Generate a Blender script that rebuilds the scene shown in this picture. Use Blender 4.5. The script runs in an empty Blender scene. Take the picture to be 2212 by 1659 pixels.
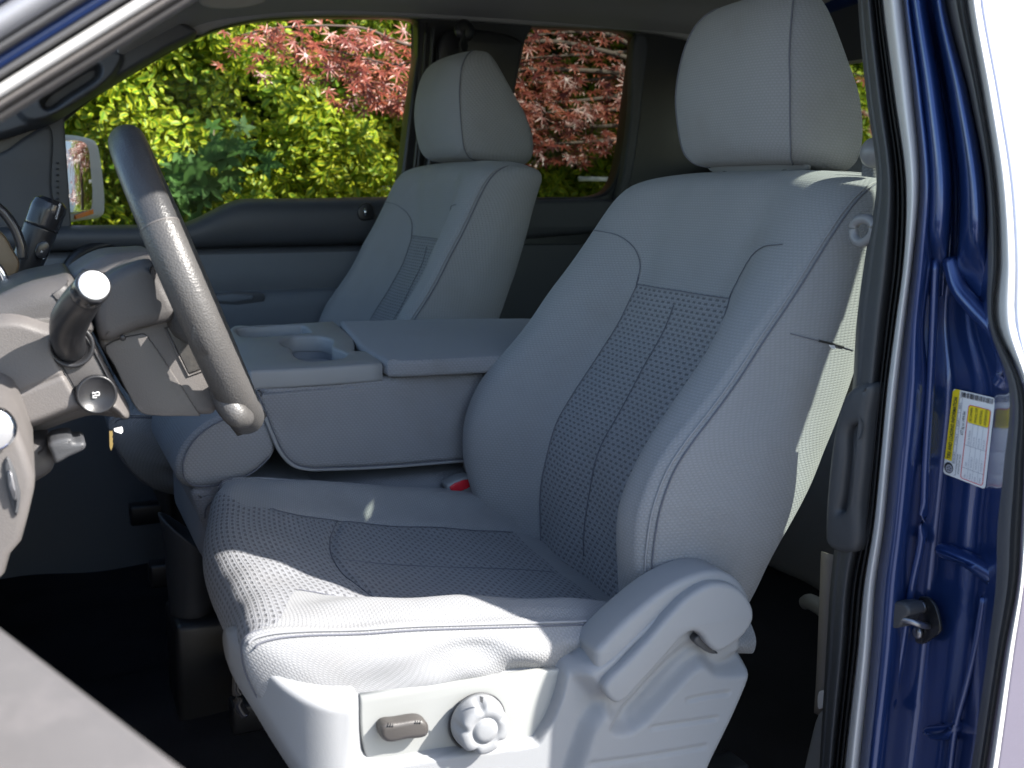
import bpy, bmesh, math, random
import numpy as np
from math import sin, cos, radians, pi, sqrt, atan2, tan
from mathutils import Vector, Matrix
from mathutils.geometry import tessellate_polygon, delaunay_2d_cdt
random.seed(7); rng = np.random.default_rng(11)
S = bpy.context.scene
COL = S.collection

# ------------------------------------------------------------------ camera
CAM = np.array([0.0, 0.0, 1.55]); YAW = radians(23.5); PITCH = radians(10.0)
FPX = 2400.0; CX = 1106.0; CY = 829.5          # measured on a 2212 px wide view of the photograph
fw = np.array([sin(YAW)*cos(PITCH), cos(YAW)*cos(PITCH), -sin(PITCH)])
rt = np.array([cos(YAW), -sin(YAW), 0.0]); up = np.cross(rt, fw)
cd = bpy.data.cameras.new('camera'); cam = bpy.data.objects.new('camera', cd); COL.objects.link(cam)
cam.matrix_world = Matrix(((rt[0], up[0], -fw[0], CAM[0]), (rt[1], up[1], -fw[1], CAM[1]), (rt[2], up[2], -fw[2], CAM[2]), (0, 0, 0, 1)))
cd.sensor_width = 36.0; cd.lens = 36.0*FPX/2212.0; cd.clip_start = 0.02; cd.clip_end = 2000
cd.dof.use_dof = True; cd.dof.focus_distance = 1.35; cd.dof.aperture_fstop = 9.0
S.camera = cam

# ------------------------------------------------------------------ light
SUN_D = Vector((-0.75, 0.60, -0.77)).normalized()      # direction the light travels
w = bpy.data.worlds.new('World'); S.world = w; w.use_nodes = True
nt = w.node_tree; bgn = nt.nodes['Background']
sky = nt.nodes.new('ShaderNodeTexSky'); sky.sky_type = 'NISHITA'; sky.sun_disc = False
sky.sun_elevation = math.asin(-SUN_D.z); sky.sun_rotation = atan2(-SUN_D.x, -SUN_D.y)
nt.links.new(sky.outputs[0], bgn.inputs[0]); bgn.inputs[1].default_value = 0.13
sl = bpy.data.lights.new('sun', 'SUN'); sl.energy = 5.0; sl.angle = radians(0.53); sl.color = (1.0, 0.955, 0.89)
so = bpy.data.objects.new('sun', sl); COL.objects.link(so)
so.rotation_euler = SUN_D.to_track_quat('-Z', 'Y').to_euler(); so.location = (4, -3, 8)
S.view_settings.view_transform = 'Standard'; S.view_settings.look = 'None'
S.view_settings.exposure = 1.5; S.view_settings.gamma = 1.0
S.cycles.max_bounces = 8; S.cycles.transparent_max_bounces = 24
S.cycles.sample_clamp_indirect = 6.0

# ------------------------------------------------------------------ pixel -> point on a plane of the place
def ray(px, py): return fw + (px-CX)/FPX*rt - (py-CY)/FPX*up
def P(px, py, Y): r = ray(px, py); return CAM + r*((Y-CAM[1])/r[1])
JS = .94
def PX(px, py, X): X = X*JS; r = ray(px, py); return CAM + r*((X-CAM[0])/r[0])
def PZ(px, py, Z): r = ray(px, py); return CAM + r*((Z-CAM[2])/r[2])

# ------------------------------------------------------------------ things, parts
def tag(o, label=None, cat=None, group=None, kind=None):
    if label: o['label'] = label
    if cat: o['category'] = cat
    if group: o['group'] = group
    if kind: o['kind'] = kind
    return o
def thing(name, loc, label, cat, group=None):
    o = bpy.data.objects.new(name, None); o.location = loc; o.empty_display_size = 0.1; COL.objects.link(o)
    o['origin'] = list(loc)
    return tag(o, label, cat, group)
def org(o):
    while o is not None and o.parent is not None: o = o.parent
    return np.array(o.location) if o is not None and o.type == 'EMPTY' else np.zeros(3)
def link(name, me, parent=None, label=None):
    o = bpy.data.objects.new(name, me); COL.objects.link(o)
    if parent is not None: o.parent = parent
    if label: o['label'] = label
    return o
def mesh(name, V, Fc, mat, parent=None, smooth=True, mi=None, uv=None, attrs=None, label=None, angle=None):
    V = np.asarray(V, float).reshape(-1, 3)
    if parent is not None: V = V-org(parent)
    me = bpy.data.meshes.new(name); me.from_pydata(V.tolist(), [], [tuple(int(i) for i in f) for f in Fc])
    mats = mat if isinstance(mat, (list, tuple)) else [mat]
    for m in mats: me.materials.append(m)
    if mi is not None: me.polygons.foreach_set('material_index', np.asarray(mi, dtype=np.int32))
    if uv is not None:
        L = me.uv_layers.new(name='UVMap'); li = np.zeros(len(me.loops), dtype=np.int32); me.loops.foreach_get('vertex_index', li)
        L.data.foreach_set('uv', np.asarray(uv, float)[li].ravel())
    if attrs:
        for k, a in attrs.items():
            at = me.attributes.new(k, 'FLOAT', 'POINT'); at.data.foreach_set('value', np.asarray(a, float))
    if smooth: me.polygons.foreach_set('use_smooth', np.ones(len(me.polygons), dtype=bool))
    me.update()
    bm = bmesh.new(); bm.from_mesh(me); bmesh.ops.recalc_face_normals(bm, faces=bm.faces) if len(Fc) < 6000 else None
    bm.to_mesh(me); bm.free()
    o = link(name, me, parent, label)
    return o
def bevel(o, wdt, seg=3, ang=35):
    m = o.modifiers.new('bevel', 'BEVEL'); m.width = wdt; m.segments = seg; m.limit_method = 'ANGLE'; m.angle_limit = radians(ang)
    m.harden_normals = False
    return o
def cr(xs, ys, xq):
    """smooth interpolation (monotone-ish Hermite) of rows ys at knots xs"""
    xs = np.asarray(xs, float); ys = np.asarray(ys, float); xq = np.atleast_1d(np.asarray(xq, float))
    if ys.ndim == 1: ys = ys[:, None]
    d = np.diff(ys, axis=0)/np.diff(xs)[:, None]
    m = np.empty_like(ys); m[0] = d[0]; m[-1] = d[-1]
    h = np.diff(xs)
    m[1:-1] = (d[:-1]*h[1:, None]+d[1:]*h[:-1, None])/(h[1:]+h[:-1])[:, None]
    i = np.clip(np.searchsorted(xs, xq, side='right')-1, 0, len(xs)-2)
    hh = (xs[i+1]-xs[i]); t = ((xq-xs[i])/hh)[:, None]; hh = hh[:, None]
    r = (2*t**3-3*t**2+1)*ys[i]+(t**3-2*t**2+t)*hh*m[i]+(-2*t**3+3*t**2)*ys[i+1]+(t**3-t**2)*hh*m[i+1]
    return r
def smooth_path(pts, n=8, closed=False):
    """Catmull-Rom through points; a repeated point is a sharp corner"""
    pts = [np.asarray(p, float) for p in pts]; out = []; N = len(pts)
    rng_ = range(N if closed else N-1)
    for i in rng_:
        p1 = pts[i]; p2 = pts[(i+1) % N]
        if np.allclose(p1, p2): continue
        p0 = pts[i-1] if (closed or i > 0) else 2*p1-p2
        p3 = pts[(i+2) % N] if (closed or i+2 < N) else 2*p2-p1
        if np.allclose(p0, p1): p0 = 2*p1-p2
        if np.allclose(p3, p2): p3 = 2*p2-p1
        k1 = max(np.linalg.norm(p1-p0), 1e-9)**.5; k2 = max(np.linalg.norm(p2-p1), 1e-9)**.5; k3 = max(np.linalg.norm(p3-p2), 1e-9)**.5
        m1 = k2*((p1-p0)/k1-(p2-p0)/(k1+k2)+(p2-p1)/k2); m2 = k2*((p2-p1)/k2-(p3-p1)/(k2+k3)+(p3-p2)/k3)
        for j in range(n):
            t = j/n; out.append((2*t**3-3*t*t+1)*p1+(t**3-2*t*t+t)*m1+(3*t*t-2*t**3)*p2+(t**3-t*t)*m2)
    if not closed: out.append(pts[-1])
    return np.array(out)
def dup_corners(pts, idx):
    r = []
    for i, p in enumerate(pts):
        r.append(p)
        if i in idx: r.append(p)
    return r
def grid_faces(nu, nv, wrap_u=False):
    F = []; nu2 = nu if wrap_u else nu-1
    for i in range(nu2):
        a = i; b = (i+1) % nu
        for j in range(nv-1): F.append((a*nv+j, b*nv+j, b*nv+j+1, a*nv+j+1))
    return F
def tube(name, pts, r, mat, parent=None, n=10, closed=False, sm=6, flat=1.0, label=None, updir=(0, 0, 1), ret=False, squash=None):
    pts = smooth_path(pts, sm, closed) if sm > 1 else np.asarray(pts, float)
    N = len(pts); R = np.full(N, r, float) if np.isscalar(r) else np.interp(np.linspace(0, 1, N), np.linspace(0, 1, len(r)), r)
    T = (np.roll(pts, -1, 0)-np.roll(pts, 1, 0)) if closed else np.gradient(pts, axis=0)
    T /= np.linalg.norm(T, axis=1)[:, None]+1e-12
    u0 = np.array(updir, float); V = []; 
    for i in range(N):
        a = np.cross(T[i], u0); 
        if np.linalg.norm(a) < 1e-4: a = np.cross(T[i], [1, .1, 0])
        a /= np.linalg.norm(a); b = np.cross(a, T[i])
        for k in range(n):
            th = 2*pi*k/n; V.append(pts[i]+R[i]*(cos(th)*a+sin(th)*b*flat))
    F = []
    for i in range(N if closed else N-1):
        j = (i+1) % N
        for k in range(n): F.append((i*n+k, j*n+k, j*n+(k+1) % n, i*n+(k+1) % n))
    if not closed:
        F.append(tuple(range(n-1, -1, -1))); F.append(tuple((N-1)*n+k for k in range(n)))
    if ret: return V, F
    return mesh(name, V, F, mat, parent, label=label)
def join(lists):
    V = []; F = []
    for v, f in lists:
        b = len(V); V.extend([np.asarray(q, float) for q in v]); F.extend([tuple(i+b for i in t) for t in f])
    return V, F
def poly_faces(outer, holes=()):
    loops = [[Vector((p[0], p[1], 0)) for p in outer]]+[[Vector((p[0], p[1], 0)) for p in h] for h in holes]
    return tessellate_polygon(loops)
def offset2(L, dist):
    """move a closed 2-D outline to its left side by dist (mitred, limited)"""
    L = np.asarray(L, float); e = np.roll(L, -1, 0)-L; e /= np.linalg.norm(e, axis=1)[:, None]+1e-12; nrm = np.stack([-e[:, 1], e[:, 0]], 1)
    m = nrm+np.roll(nrm, 1, 0); q = (m*nrm).sum(1); m = m/np.maximum(q, .55)[:, None]
    return L+m*dist
def area2(L): x, y = L[:, 0], L[:, 1]; return .5*np.sum(x*np.roll(y, -1)-y*np.roll(x, -1))
def dedupe(L, eps=2e-5):
    L = np.asarray(L, float); k = [i for i in range(len(L)) if np.linalg.norm(L[i]-L[i-1]) > eps]; return L[k]
def prism_pts(outer3, dirv, holes3=(), proj=(0, 2), bev=0.0, seg=3):
    """planar outline pushed along dirv, with rounded rims front and back"""
    loops = [dedupe(outer3)]+[dedupe(h) for h in holes3]; dirv = np.asarray(dirv, float); th = np.linalg.norm(dirv); dn = dirv/th
    bev = min(bev, th*.48); L2 = []
    base = loops[0][0]; other = [i for i in range(3) if i not in proj][0]
    for i, L in enumerate(loops):
        q = L[:, proj]; A = area2(q)
        if (A > 0) != (i == 0): L = L[::-1]; q = q[::-1]      # outer ccw, holes cw : inside is on the left
        L2.append(q)
    # plane height as an affine function of the projected axes
    Aall = np.concatenate(loops); G = np.column_stack([Aall[:, proj[0]], Aall[:, proj[1]], np.ones(len(Aall))]); coef = np.linalg.lstsq(G, Aall[:, other], rcond=None)[0]
    def lift(q, h):
        p = np.zeros((len(q), 3)); p[:, proj[0]] = q[:, 0]; p[:, proj[1]] = q[:, 1]; p[:, other] = q@coef[:2]+coef[2]; return p+dn*h
    prof = [(0, 0), (0, th)] if bev <= 0 else [(bev*(1-sin(pi/2*j/seg)), bev*(1-cos(pi/2*j/seg))) for j in range(seg+1)]
    # prof entries: (inset, height); from rim inset to full outline
    if bev > 0:
        prof = [(bev*(1-sin(pi/2*j/seg)), bev*(1-cos(pi/2*j/seg))) for j in range(seg+1)]; prof = [(i, h) for i, h in prof]+[(i, th-h) for i, h in reversed(prof)]
    V = []; F = []; caps = [[], []]; nr = len(prof)
    for q in L2:
        m = len(q); b = len(V)
        for i, h in prof: V.extend(lift(offset2(q, i) if i > 0 else q, h))
        for r in range(nr-1):
            for k in range(m): F.append((b+r*m+k, b+r*m+(k+1) % m, b+(r+1)*m+(k+1) % m, b+(r+1)*m+k))
        caps[0].append(list(range(b, b+m))); caps[1].append(list(range(b+(nr-1)*m, b+nr*m)))
    V = np.array(V)
    for c in caps:
        if len(c) == 1:
            tri = poly_faces([tuple(V[i][list(proj)]) for i in c[0]]); F += [tuple(c[0][i] for i in t) for t in tri]
        else:
            idx = sum(c, []); pts = V[idx][:, list(proj)]; E_ = []; b0 = 0
            for h in c: E_ += [(b0+i, b0+(i+1) % len(h)) for i in range(len(h))]; b0 += len(h)
            r_ = delaunay_2d_cdt([Vector(p) for p in pts], E_, [], 0, 1e-7); vo, fo, orig = r_[0], r_[2], r_[3]
            vm = []
            for i, v_ in enumerate(vo):
                if orig[i]: vm.append(idx[orig[i][0]])
                else: q_ = np.array([[v_[0], v_[1]]]); V = np.vstack([V, V[idx[0]][None]*0]); k_ = len(V)-1; near_ = np.argmin(np.linalg.norm(pts-q_, axis=1)); V[k_] = V[idx[near_]]; vm.append(k_)
            cc_ = np.array([[sum(vo[i][0] for i in f)/len(f), sum(vo[i][1] for i in f)/len(f)] for f in fo]); ok = seg_dist(cc_, pts[:len(c[0])]) < 0; b0 = len(c[0])
            for h in c[1:]: ok &= seg_dist(cc_, pts[b0:b0+len(h)]) > 0; b0 += len(h)
            F += [tuple(vm[i] for i in f) for f, o_ in zip(fo, ok) if o_]
    return V, F
def clean_ngon(o): return o
def prism(name, px, Y, th, mat, parent=None, bev=0.004, holes=(), sm=6, corners=(), seg=3, label=None, smooth=True, closed=True):
    """px outline traced on the plane y=Y, th metres deep (away from the viewer)"""
    o2 = smooth_path(dup_corners(px, corners), sm, True) if sm > 1 else np.array(px, float)
    hs = [smooth_path(h, sm, True) if sm > 1 else np.array(h, float) for h in holes]
    V, F = prism_pts([P(a, b, Y) for a, b in o2], (0, th, 0), [[P(a, b, Y) for a, b in h] for h in hs], bev=bev or 0, seg=seg)
    return mesh(name, V, F, mat, parent, smooth=bool(bev), label=label)
def box(name, lo, hi, mat, parent=None, bev=0.01, seg=3, label=None, rot=None, smooth=True):
    lo = np.array(lo, float); hi = np.array(hi, float); c = (lo+hi)/2; h = (hi-lo)/2
    V = np.array([[sx, sy, sz] for sx in (-1, 1) for sy in (-1, 1) for sz in (-1, 1)])*h
    if rot is not None: V = V@np.array(rot).T
    V = V+c; F = [(0, 1, 3, 2), (4, 6, 7, 5), (0, 4, 5, 1), (2, 3, 7, 6), (0, 2, 6, 4), (1, 5, 7, 3)]
    o = mesh(name, V, F, mat, parent, smooth=smooth, label=label)
    if bev: bevel(o, bev, seg)
    return o
def lathe(name, prof, c, axis, mat, parent=None, n=32, lobes=None, label=None, ret=False):
    axis = np.asarray(axis, float)/np.linalg.norm(axis); a = np.cross(axis, [0, 0, 1.0]); 
    if np.linalg.norm(a) < .1: a = np.array([1.0, 0, 0])
    a /= np.linalg.norm(a); b = np.cross(axis, a); V = []
    for (r, h, *q) in prof:
        for k in range(n):
            th = 2*pi*k/n; rr = r*(1+(q[0]*lobes(th) if q and lobes else 0)); V.append(np.asarray(c)+axis*h+rr*(cos(th)*a+sin(th)*b))
    F = []
    for i in range(len(prof)-1):
        for k in range(n): F.append((i*n+k, i*n+(k+1) % n, (i+1)*n+(k+1) % n, (i+1)*n+k))
    F.append(tuple(range(n))); F.append(tuple((len(prof)-1)*n+k for k in range(n-1, -1, -1)))
    if ret: return V, F
    return mesh(name, V, F, mat, parent, label=label)
def loft(name, rows, mat, parent=None, nu=8, nv=8, thick=0.0, label=None, smooth=True):
    """rows: equal-length lists of 3-D points, smoothed both ways"""
    A = np.array([smooth_path(r, nv) for r in rows]); B = np.stack([smooth_path(A[:, j], nu) for j in range(A.shape[1])], 1)
    o = mesh(name, B.reshape(-1, 3), grid_faces(B.shape[0], B.shape[1]), mat, parent, smooth=smooth, label=label)
    if thick: 
        m = o.modifiers.new('thick', 'SOLIDIFY'); m.thickness = thick; m.offset = 0
    return o
def seg_dist(PT, poly):
    """distance of 2-D points to closed polygon outline, negative inside"""
    x, y = PT[:, 0], PT[:, 1]; d = np.full(len(x), 1e9); ins = np.zeros(len(x), bool); n = len(poly)
    for i in range(n):
        x1, y1 = poly[i]; x2, y2 = poly[(i+1) % n]; dx, dy = x2-x1, y2-y1; L = dx*dx+dy*dy+1e-18
        t = np.clip(((x-x1)*dx+(y-y1)*dy)/L, 0, 1); d = np.minimum(d, np.hypot(x-x1-t*dx, y-y1-t*dy))
        c = ((y1 > y) != (y2 > y)) & (x < (x2-x1)*(y-y1)/((y2-y1) if abs(y2-y1) > 1e-12 else 1e-12)+x1); ins ^= c
    return np.where(ins, -d, d)
def line_dist(PT, path):
    x, y = PT[:, 0], PT[:, 1]; d = np.full(len(x), 1e9)
    for i in range(len(path)-1):
        x1, y1 = path[i]; x2, y2 = path[i+1]; dx, dy = x2-x1, y2-y1; L = dx*dx+dy*dy+1e-18
        t = np.clip(((x-x1)*dx+(y-y1)*dy)/L, 0, 1); d = np.minimum(d, np.hypot(x-x1-t*dx, y-y1-t*dy))
    return d
def sstep(x): x = np.clip(x, 0, 1); return x*x*(3-2*x)
def relief(name, px, Y, feats, mat, parent=None, res=0.0025, edge=0.010, drop=0.03, label=None, sm=6, extra=None):
    """moulded panel: outline on plane y=Y, rounded rim, raised/sunk fields (poly_px, dY, blend) or ridges (path_px, dY, half width, 'line')"""
    ol = np.array([P(a, b, Y)[[0, 2]] for a, b in (smooth_path(px, sm, True) if sm > 1 else px)])
    x0, z0 = ol.min(0)-res*2; x1, z1 = ol.max(0)+res*2
    nx = int((x1-x0)/res)+2; nz = int((z1-z0)/res)+2
    gx, gz = np.meshgrid(x0+res*np.arange(nx), z0+res*np.arange(nz), indexing='ij'); Q = np.stack([gx.ravel(), gz.ravel()], 1)
    d = seg_dist(Q, ol); yy = np.full(len(Q), Y, float)
    for f in feats:
        if len(f) > 3 and f[3] == 'line':
            pth = np.array([P(a, b, Y)[[0, 2]] for a, b in smooth_path(f[0], 6)]); dd = line_dist(Q, pth); yy += f[1]*(1-sstep(dd/f[2]))
        else:
            pl = np.array([P(a, b, Y)[[0, 2]] for a, b in (smooth_path(f[0], 5, True))]); dd = seg_dist(Q, pl); yy += f[1]*sstep(0.5-dd/f[2])
    if extra is not None: yy = extra(Q, yy, d)
    t = np.clip((d+edge)/edge, 0, 1); yy += drop*(1-np.sqrt(np.clip(1-t*t, 0, 1)))
    # pull the outside ring of points onto the outline
    V = np.stack([Q[:, 0], yy, Q[:, 1]], 1); keep = d < 0
    g = d.reshape(nx, nz); gd = np.stack(np.gradient(g, res), -1).reshape(-1, 2); gd /= np.linalg.norm(gd, axis=1)[:, None]+1e-9
    near = (d > 0) & (d < res*2.2); V[near, 0] -= gd[near, 0]*d[near]; V[near, 2] -= gd[near, 1]*d[near]
    F = []; idx = np.arange(nx*nz).reshape(nx, nz); K = (d.reshape(nx, nz) < res*1.6)
    for i in range(nx-1):
        for j in range(nz-1):
            if K[i, j] and K[i+1, j] and K[i, j+1] and K[i+1, j+1] and min(g[i, j], g[i+1, j], g[i, j+1], g[i+1, j+1]) < 0: F.append((idx[i, j], idx[i+1, j], idx[i+1, j+1], idx[i, j+1]))
    used = np.unique(np.array(F).ravel()); rm = np.full(nx*nz, -1); rm[used] = np.arange(len(used))
    o = mesh(name, V[used], rm[np.array(F)], mat, parent, label=label)
    m = o.modifiers.new('thick', 'SOLIDIFY'); m.thickness = 0.004; m.offset = -1
    return o

# ------------------------------------------------------------------ materials
def nodes(name):
    m = bpy.data.materials.new(name); m.use_nodes = True; n = m.node_tree.nodes; b = n['Principled BSDF']; return m, m.node_tree, n, b
def M(nt, op, a, b=None, c=None):
    n = nt.nodes.new('ShaderNodeMath'); n.operation = op
    for i, v in enumerate((a, b, c)):
        if v is None: continue
        if isinstance(v, (int, float)): n.inputs[i].default_value = v
        else: nt.links.new(v, n.inputs[i])
    return n.outputs[0]
def mixc(nt, f, a, b):
    n = nt.nodes.new('ShaderNodeMix'); n.data_type = 'RGBA'
    if isinstance(f, (int, float)): n.inputs[0].default_value = f
    else: nt.links.new(f, n.inputs[0])
    for s, v in ((6, a), (7, b)):
        if isinstance(v, tuple): n.inputs[s].default_value = (*v, 1) if len(v) == 3 else v
        else: nt.links.new(v, n.inputs[s])
    return n.outputs[2]
def noise(nt, scale, detail=4, vec=None, rough=.55):
    n = nt.nodes.new('ShaderNodeTexNoise'); n.inputs['Scale'].default_value = scale; n.inputs['Detail'].default_value = detail; n.inputs['Roughness'].default_value = rough
    if vec is not None: nt.links.new(vec, n.inputs['Vector'])
    return n.outputs[0]
def objco(nt): return nt.nodes.new('ShaderNodeTexCoord').outputs['Object']
def bump(nt, b, h, strength=.3, dist=.001, prev=None):
    n = nt.nodes.new('ShaderNodeBump'); n.inputs['Strength'].default_value = strength; n.inputs['Distance'].default_value = dist
    nt.links.new(h, n.inputs['Height'])
    if prev is not None: nt.links.new(prev, n.inputs['Normal'])
    nt.links.new(n.outputs[0], b.inputs['Normal']); return n.outputs[0]
def ramp(nt, v, a, b):
    n = nt.nodes.new('ShaderNodeMapRange'); n.inputs[1].default_value = a; n.inputs[2].default_value = b; n.clamp = True
    nt.links.new(v, n.inputs[0]); return n.outputs[0]
def plastic(name, col, rough=.5, grain=0.25, gscale=900, spec=.5, var=.06, dirt=None, coat=0):
    m, t, n, b = nodes(name); co = objco(t)
    v = noise(t, 6, 5, co); lo = tuple(c*(1-var) for c in col); hi = tuple(min(1, c*(1+var)) for c in col)
    c = mixc(t, v, lo, hi)
    if dirt:
        dn = ramp(t, noise(t, 14, 6, co, .7), .52, .75); c = mixc(t, M(t, 'MULTIPLY', dn, dirt[1]), c, dirt[0])
    t.links.new(c, b.inputs['Base Color']); b.inputs['Roughness'].default_value = rough; b.inputs['Specular IOR Level'].default_value = spec
    rn = M(t, 'ADD', M(t, 'MULTIPLY', noise(t, 25, 3, co), .14), rough-.07); t.links.new(rn, b.inputs['Roughness'])
    b.inputs['Coat Weight'].default_value = coat
    if grain: bump(t, b, noise(t, gscale, 2, co), grain, .0006)
    return m
def fabric(name, col, insert=False, var=.08):
    m, t, n, b = nodes(name); uv = n.new('ShaderNodeUVMap').outputs[0]; sx = n.new('ShaderNodeSeparateXYZ'); t.links.new(uv, sx.inputs[0])
    u, v = sx.outputs[0], sx.outputs[1]
    def lattice(pu, pv, fu, fv, off=.5):
        uu = M(t, 'DIVIDE', u, pu); vv = M(t, 'DIVIDE', v, pv); row = M(t, 'FLOOR', vv)
        us = M(t, 'ADD', uu, M(t, 'MULTIPLY', row, off)); a = M(t, 'PINGPONG', us, .5); c = M(t, 'PINGPONG', vv, .5)
        da = M(t, 'SMOOTH_MIN', ramp(t, a, .5-fu/2-.05, .5-fu/2+.05), ramp(t, c, .5-fv/2-.06, .5-fv/2+.06), .1)
        return da
    knit = lattice(.0054, .0033, .60, .55)
    co = objco(t); big = noise(t, 5, 4, co); stain = ramp(t, noise(t, 7, 4, co), .54, .72)
    base = mixc(t, big, tuple(c*(1-var) for c in col), tuple(c*(1+var) for c in col))
    base = mixc(t, M(t, 'MULTIPLY', stain, .38), base, (col[0]*.72, col[1]*.66, col[2]*.58))
    dark = tuple(c*.66 for c in col)
    base = mixc(t, M(t, 'MULTIPLY', M(t, 'SUBTRACT', 1.0, knit), .36), base, dark)
    h = knit
    if insert:
        d = lattice(.0128, .0064, .52, .44, .37); base = mixc(t, M(t, 'MULTIPLY', d, .8), base, tuple(c*.36 for c in col)); h = M(t, 'SUBTRACT', knit, M(t, 'MULTIPLY', d, 2.2))
    t.links.new(base, b.inputs['Base Color']); b.inputs['Roughness'].default_value = .85; b.inputs['Specular IOR Level'].default_value = .25
    b.inputs['Sheen Weight'].default_value = .12; b.inputs['Sheen Roughness'].default_value = .5
    bump(t, b, h, .55, .0011)
    return m
def leather(name, col, rough=.38):
    m, t, n, b = nodes(name); co = objco(t); vo = n.new('ShaderNodeTexVoronoi'); vo.inputs['Scale'].default_value = 520; t.links.new(co, vo.inputs['Vector'])
    c = mixc(t, noise(t, 12, 4, co), tuple(c*.85 for c in col), tuple(c*1.15 for c in col)); t.links.new(c, b.inputs['Base Color'])
    t.links.new(M(t, 'ADD', M(t, 'MULTIPLY', noise(t, 18, 4, co), .25), rough-.1), b.inputs['Roughness'])
    k = bump(t, b, M(t, 'MULTIPLY', vo.outputs[0], 1.0), .4, .0007); bump(t, b, noise(t, 60, 3, co), .25, .002, k)
    return m
def paint(name, col, rough=.3, metallic=.35):
    m, t, n, b = nodes(name); co = objco(t); fl = noise(t, 2500, 1, co)
    c = mixc(t, fl, tuple(c*.8 for c in col), tuple(c*1.25 for c in col)); t.links.new(c, b.inputs['Base Color'])
    b.inputs['Metallic'].default_value = metallic; b.inputs['Roughness'].default_value = rough; b.inputs['Coat Weight'].default_value = 1.0; b.inputs['Coat Roughness'].default_value = .04
    bump(t, b, noise(t, 45, 3, co), .06, .002)
    return m
def carpet(name, col):
    m, t, n, b = nodes(name); co = objco(t); c = mixc(t, noise(t, 7, 5, co), tuple(c*.6 for c in col), tuple(c*1.5 for c in col)); t.links.new(c, b.inputs['Base Color'])
    b.inputs['Roughness'].default_value = .95; b.inputs['Specular IOR Level'].default_value = .1; bump(t, b, noise(t, 500, 3, co), .8, .003); return m
def flat(name, col, rough=.5, metallic=0.0, spec=.5):
    m, t, n, b = nodes(name); co = objco(t); v = noise(t, 30, 3, co); c = mixc(t, v, tuple(c*.95 for c in col), tuple(min(1, c*1.05) for c in col)); t.links.new(c, b.inputs['Base Color'])
    b.inputs['Roughness'].default_value = rough; b.inputs['Metallic'].default_value = metallic; b.inputs['Specular IOR Level'].default_value = spec; return m
def glass(name, tint, refl=.06):
    m = bpy.data.materials.new(name); m.use_nodes = True; t = m.node_tree; n = t.nodes; n.remove(n['Principled BSDF'])
    tr = n.new('ShaderNodeBsdfTransparent'); tr.inputs[0].default_value = (*tint, 1); g = n.new('ShaderNodeBsdfGlossy'); g.inputs['Roughness'].default_value = .02
    fr = n.new('ShaderNodeFresnel'); fr.inputs[0].default_value = 1.10; mx = n.new('ShaderNodeMixShader'); t.links.new(fr.outputs[0], mx.inputs[0]); t.links.new(tr.outputs[0], mx.inputs[1]); t.links.new(g.outputs[0], mx.inputs[2])
    t.links.new(mx.outputs[0], n['Material Output'].inputs[0]); return m
FG = (.275, .28, .29)
m_fab = fabric('seat_cloth', FG); m_ins = fabric('seat_cloth_insert', (.25, .256, .275), True)
m_thread = flat('seam_thread', (.12, .125, .15), .9)
m_pip = flat('seam_piping', (.27, .275, .29), .9)
m_gray = plastic('grey_moulded_plastic', (.265, .272, .282), .55, .35, 1100)
m_panel = plastic('pale_control_panel_plastic', (.30, .308, .30), .5, .12, 1500)
m_dkgray = plastic('charcoal_plastic', (.055, .057, .062), .5, .3, 900)
m_black = plastic('black_plastic', (.018, .018, .020), .35, .15, 900)
m_gloss = plastic('black_gloss_plastic', (.02, .02, .022), .18, 0, 900)
m_trim = plastic('dark_blue_grey_trim', (.055, .058, .066), .5, .4, 800)
m_doorins = plastic('door_insert_vinyl', (.13, .14, .155), .7, .3, 700)
m_taupe = plastic('taupe_dash_plastic', (.112, .103, .099), .55, .45, 750, dirt=((.20, .185, .175), .25))
m_taupe_dk = plastic('dark_taupe_plastic', (.066, .062, .061), .5, .4, 750)
m_head = plastic('headliner_cloth', (.30, .29, .28), .95, .6, 500, spec=.1)
m_rub = plastic('black_rubber', (.02, .02, .021), .6, .2, 300)
m_rubg = plastic('grey_rubber_seal', (.10, .10, .105), .5, .2, 300)
m_cream = plastic('pale_trim_strip', (.62, .61, .60), .45, .1, 300)
m_leath = leather('steering_leather', (.075, .072, .07))
m_paint = paint('blue_metallic_paint', (.018, .045, .165), .28, .5)
m_skin_glare = paint('blue_skin_painted_glare', (.52, .51, .60), .35, .35)  # blue outer skin, with blown-out sun glare painted in as pale silver
m_carpet = carpet('black_carpet', (.022, .022, .026))
m_chrome = flat('chrome', (.75, .75, .76), .08, 1.0)
m_steel = flat('worn_steel', (.32, .32, .34), .35, .9)
m_brass = flat('brass_key', (.62, .45, .18), .3, 1.0)
m_white = flat('white_paper', (.80, .80, .80), .6)
m_yel = flat('yellow_print', (.85, .66, .02), .5); m_ink = flat('black_ink', (.03, .03, .035), .6); m_redink = flat('red_ink', (.70, .05, .06), .5); m_lines = flat('grey_ink', (.35, .35, .4), .6)
m_red = flat('red_plastic', (.62, .02, .035), .25); m_amber = flat('amber_lens', (.75, .22, .02), .25)
m_ltext = flat('light_lettering', (.6, .6, .6), .5)
m_glass = glass('clear_glass', (.93, .96, .94)); m_tint = glass('tinted_glass', (.30, .34, .31)); m_ltint = glass('greenish_glass', (.62, .70, .62))
m_silver = flat('silver_end_cap', (.80, .80, .80), .35, .6)
m_visor = plastic('visor_cloth', (.30, .29, .25), .9, .3, 600)

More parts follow.
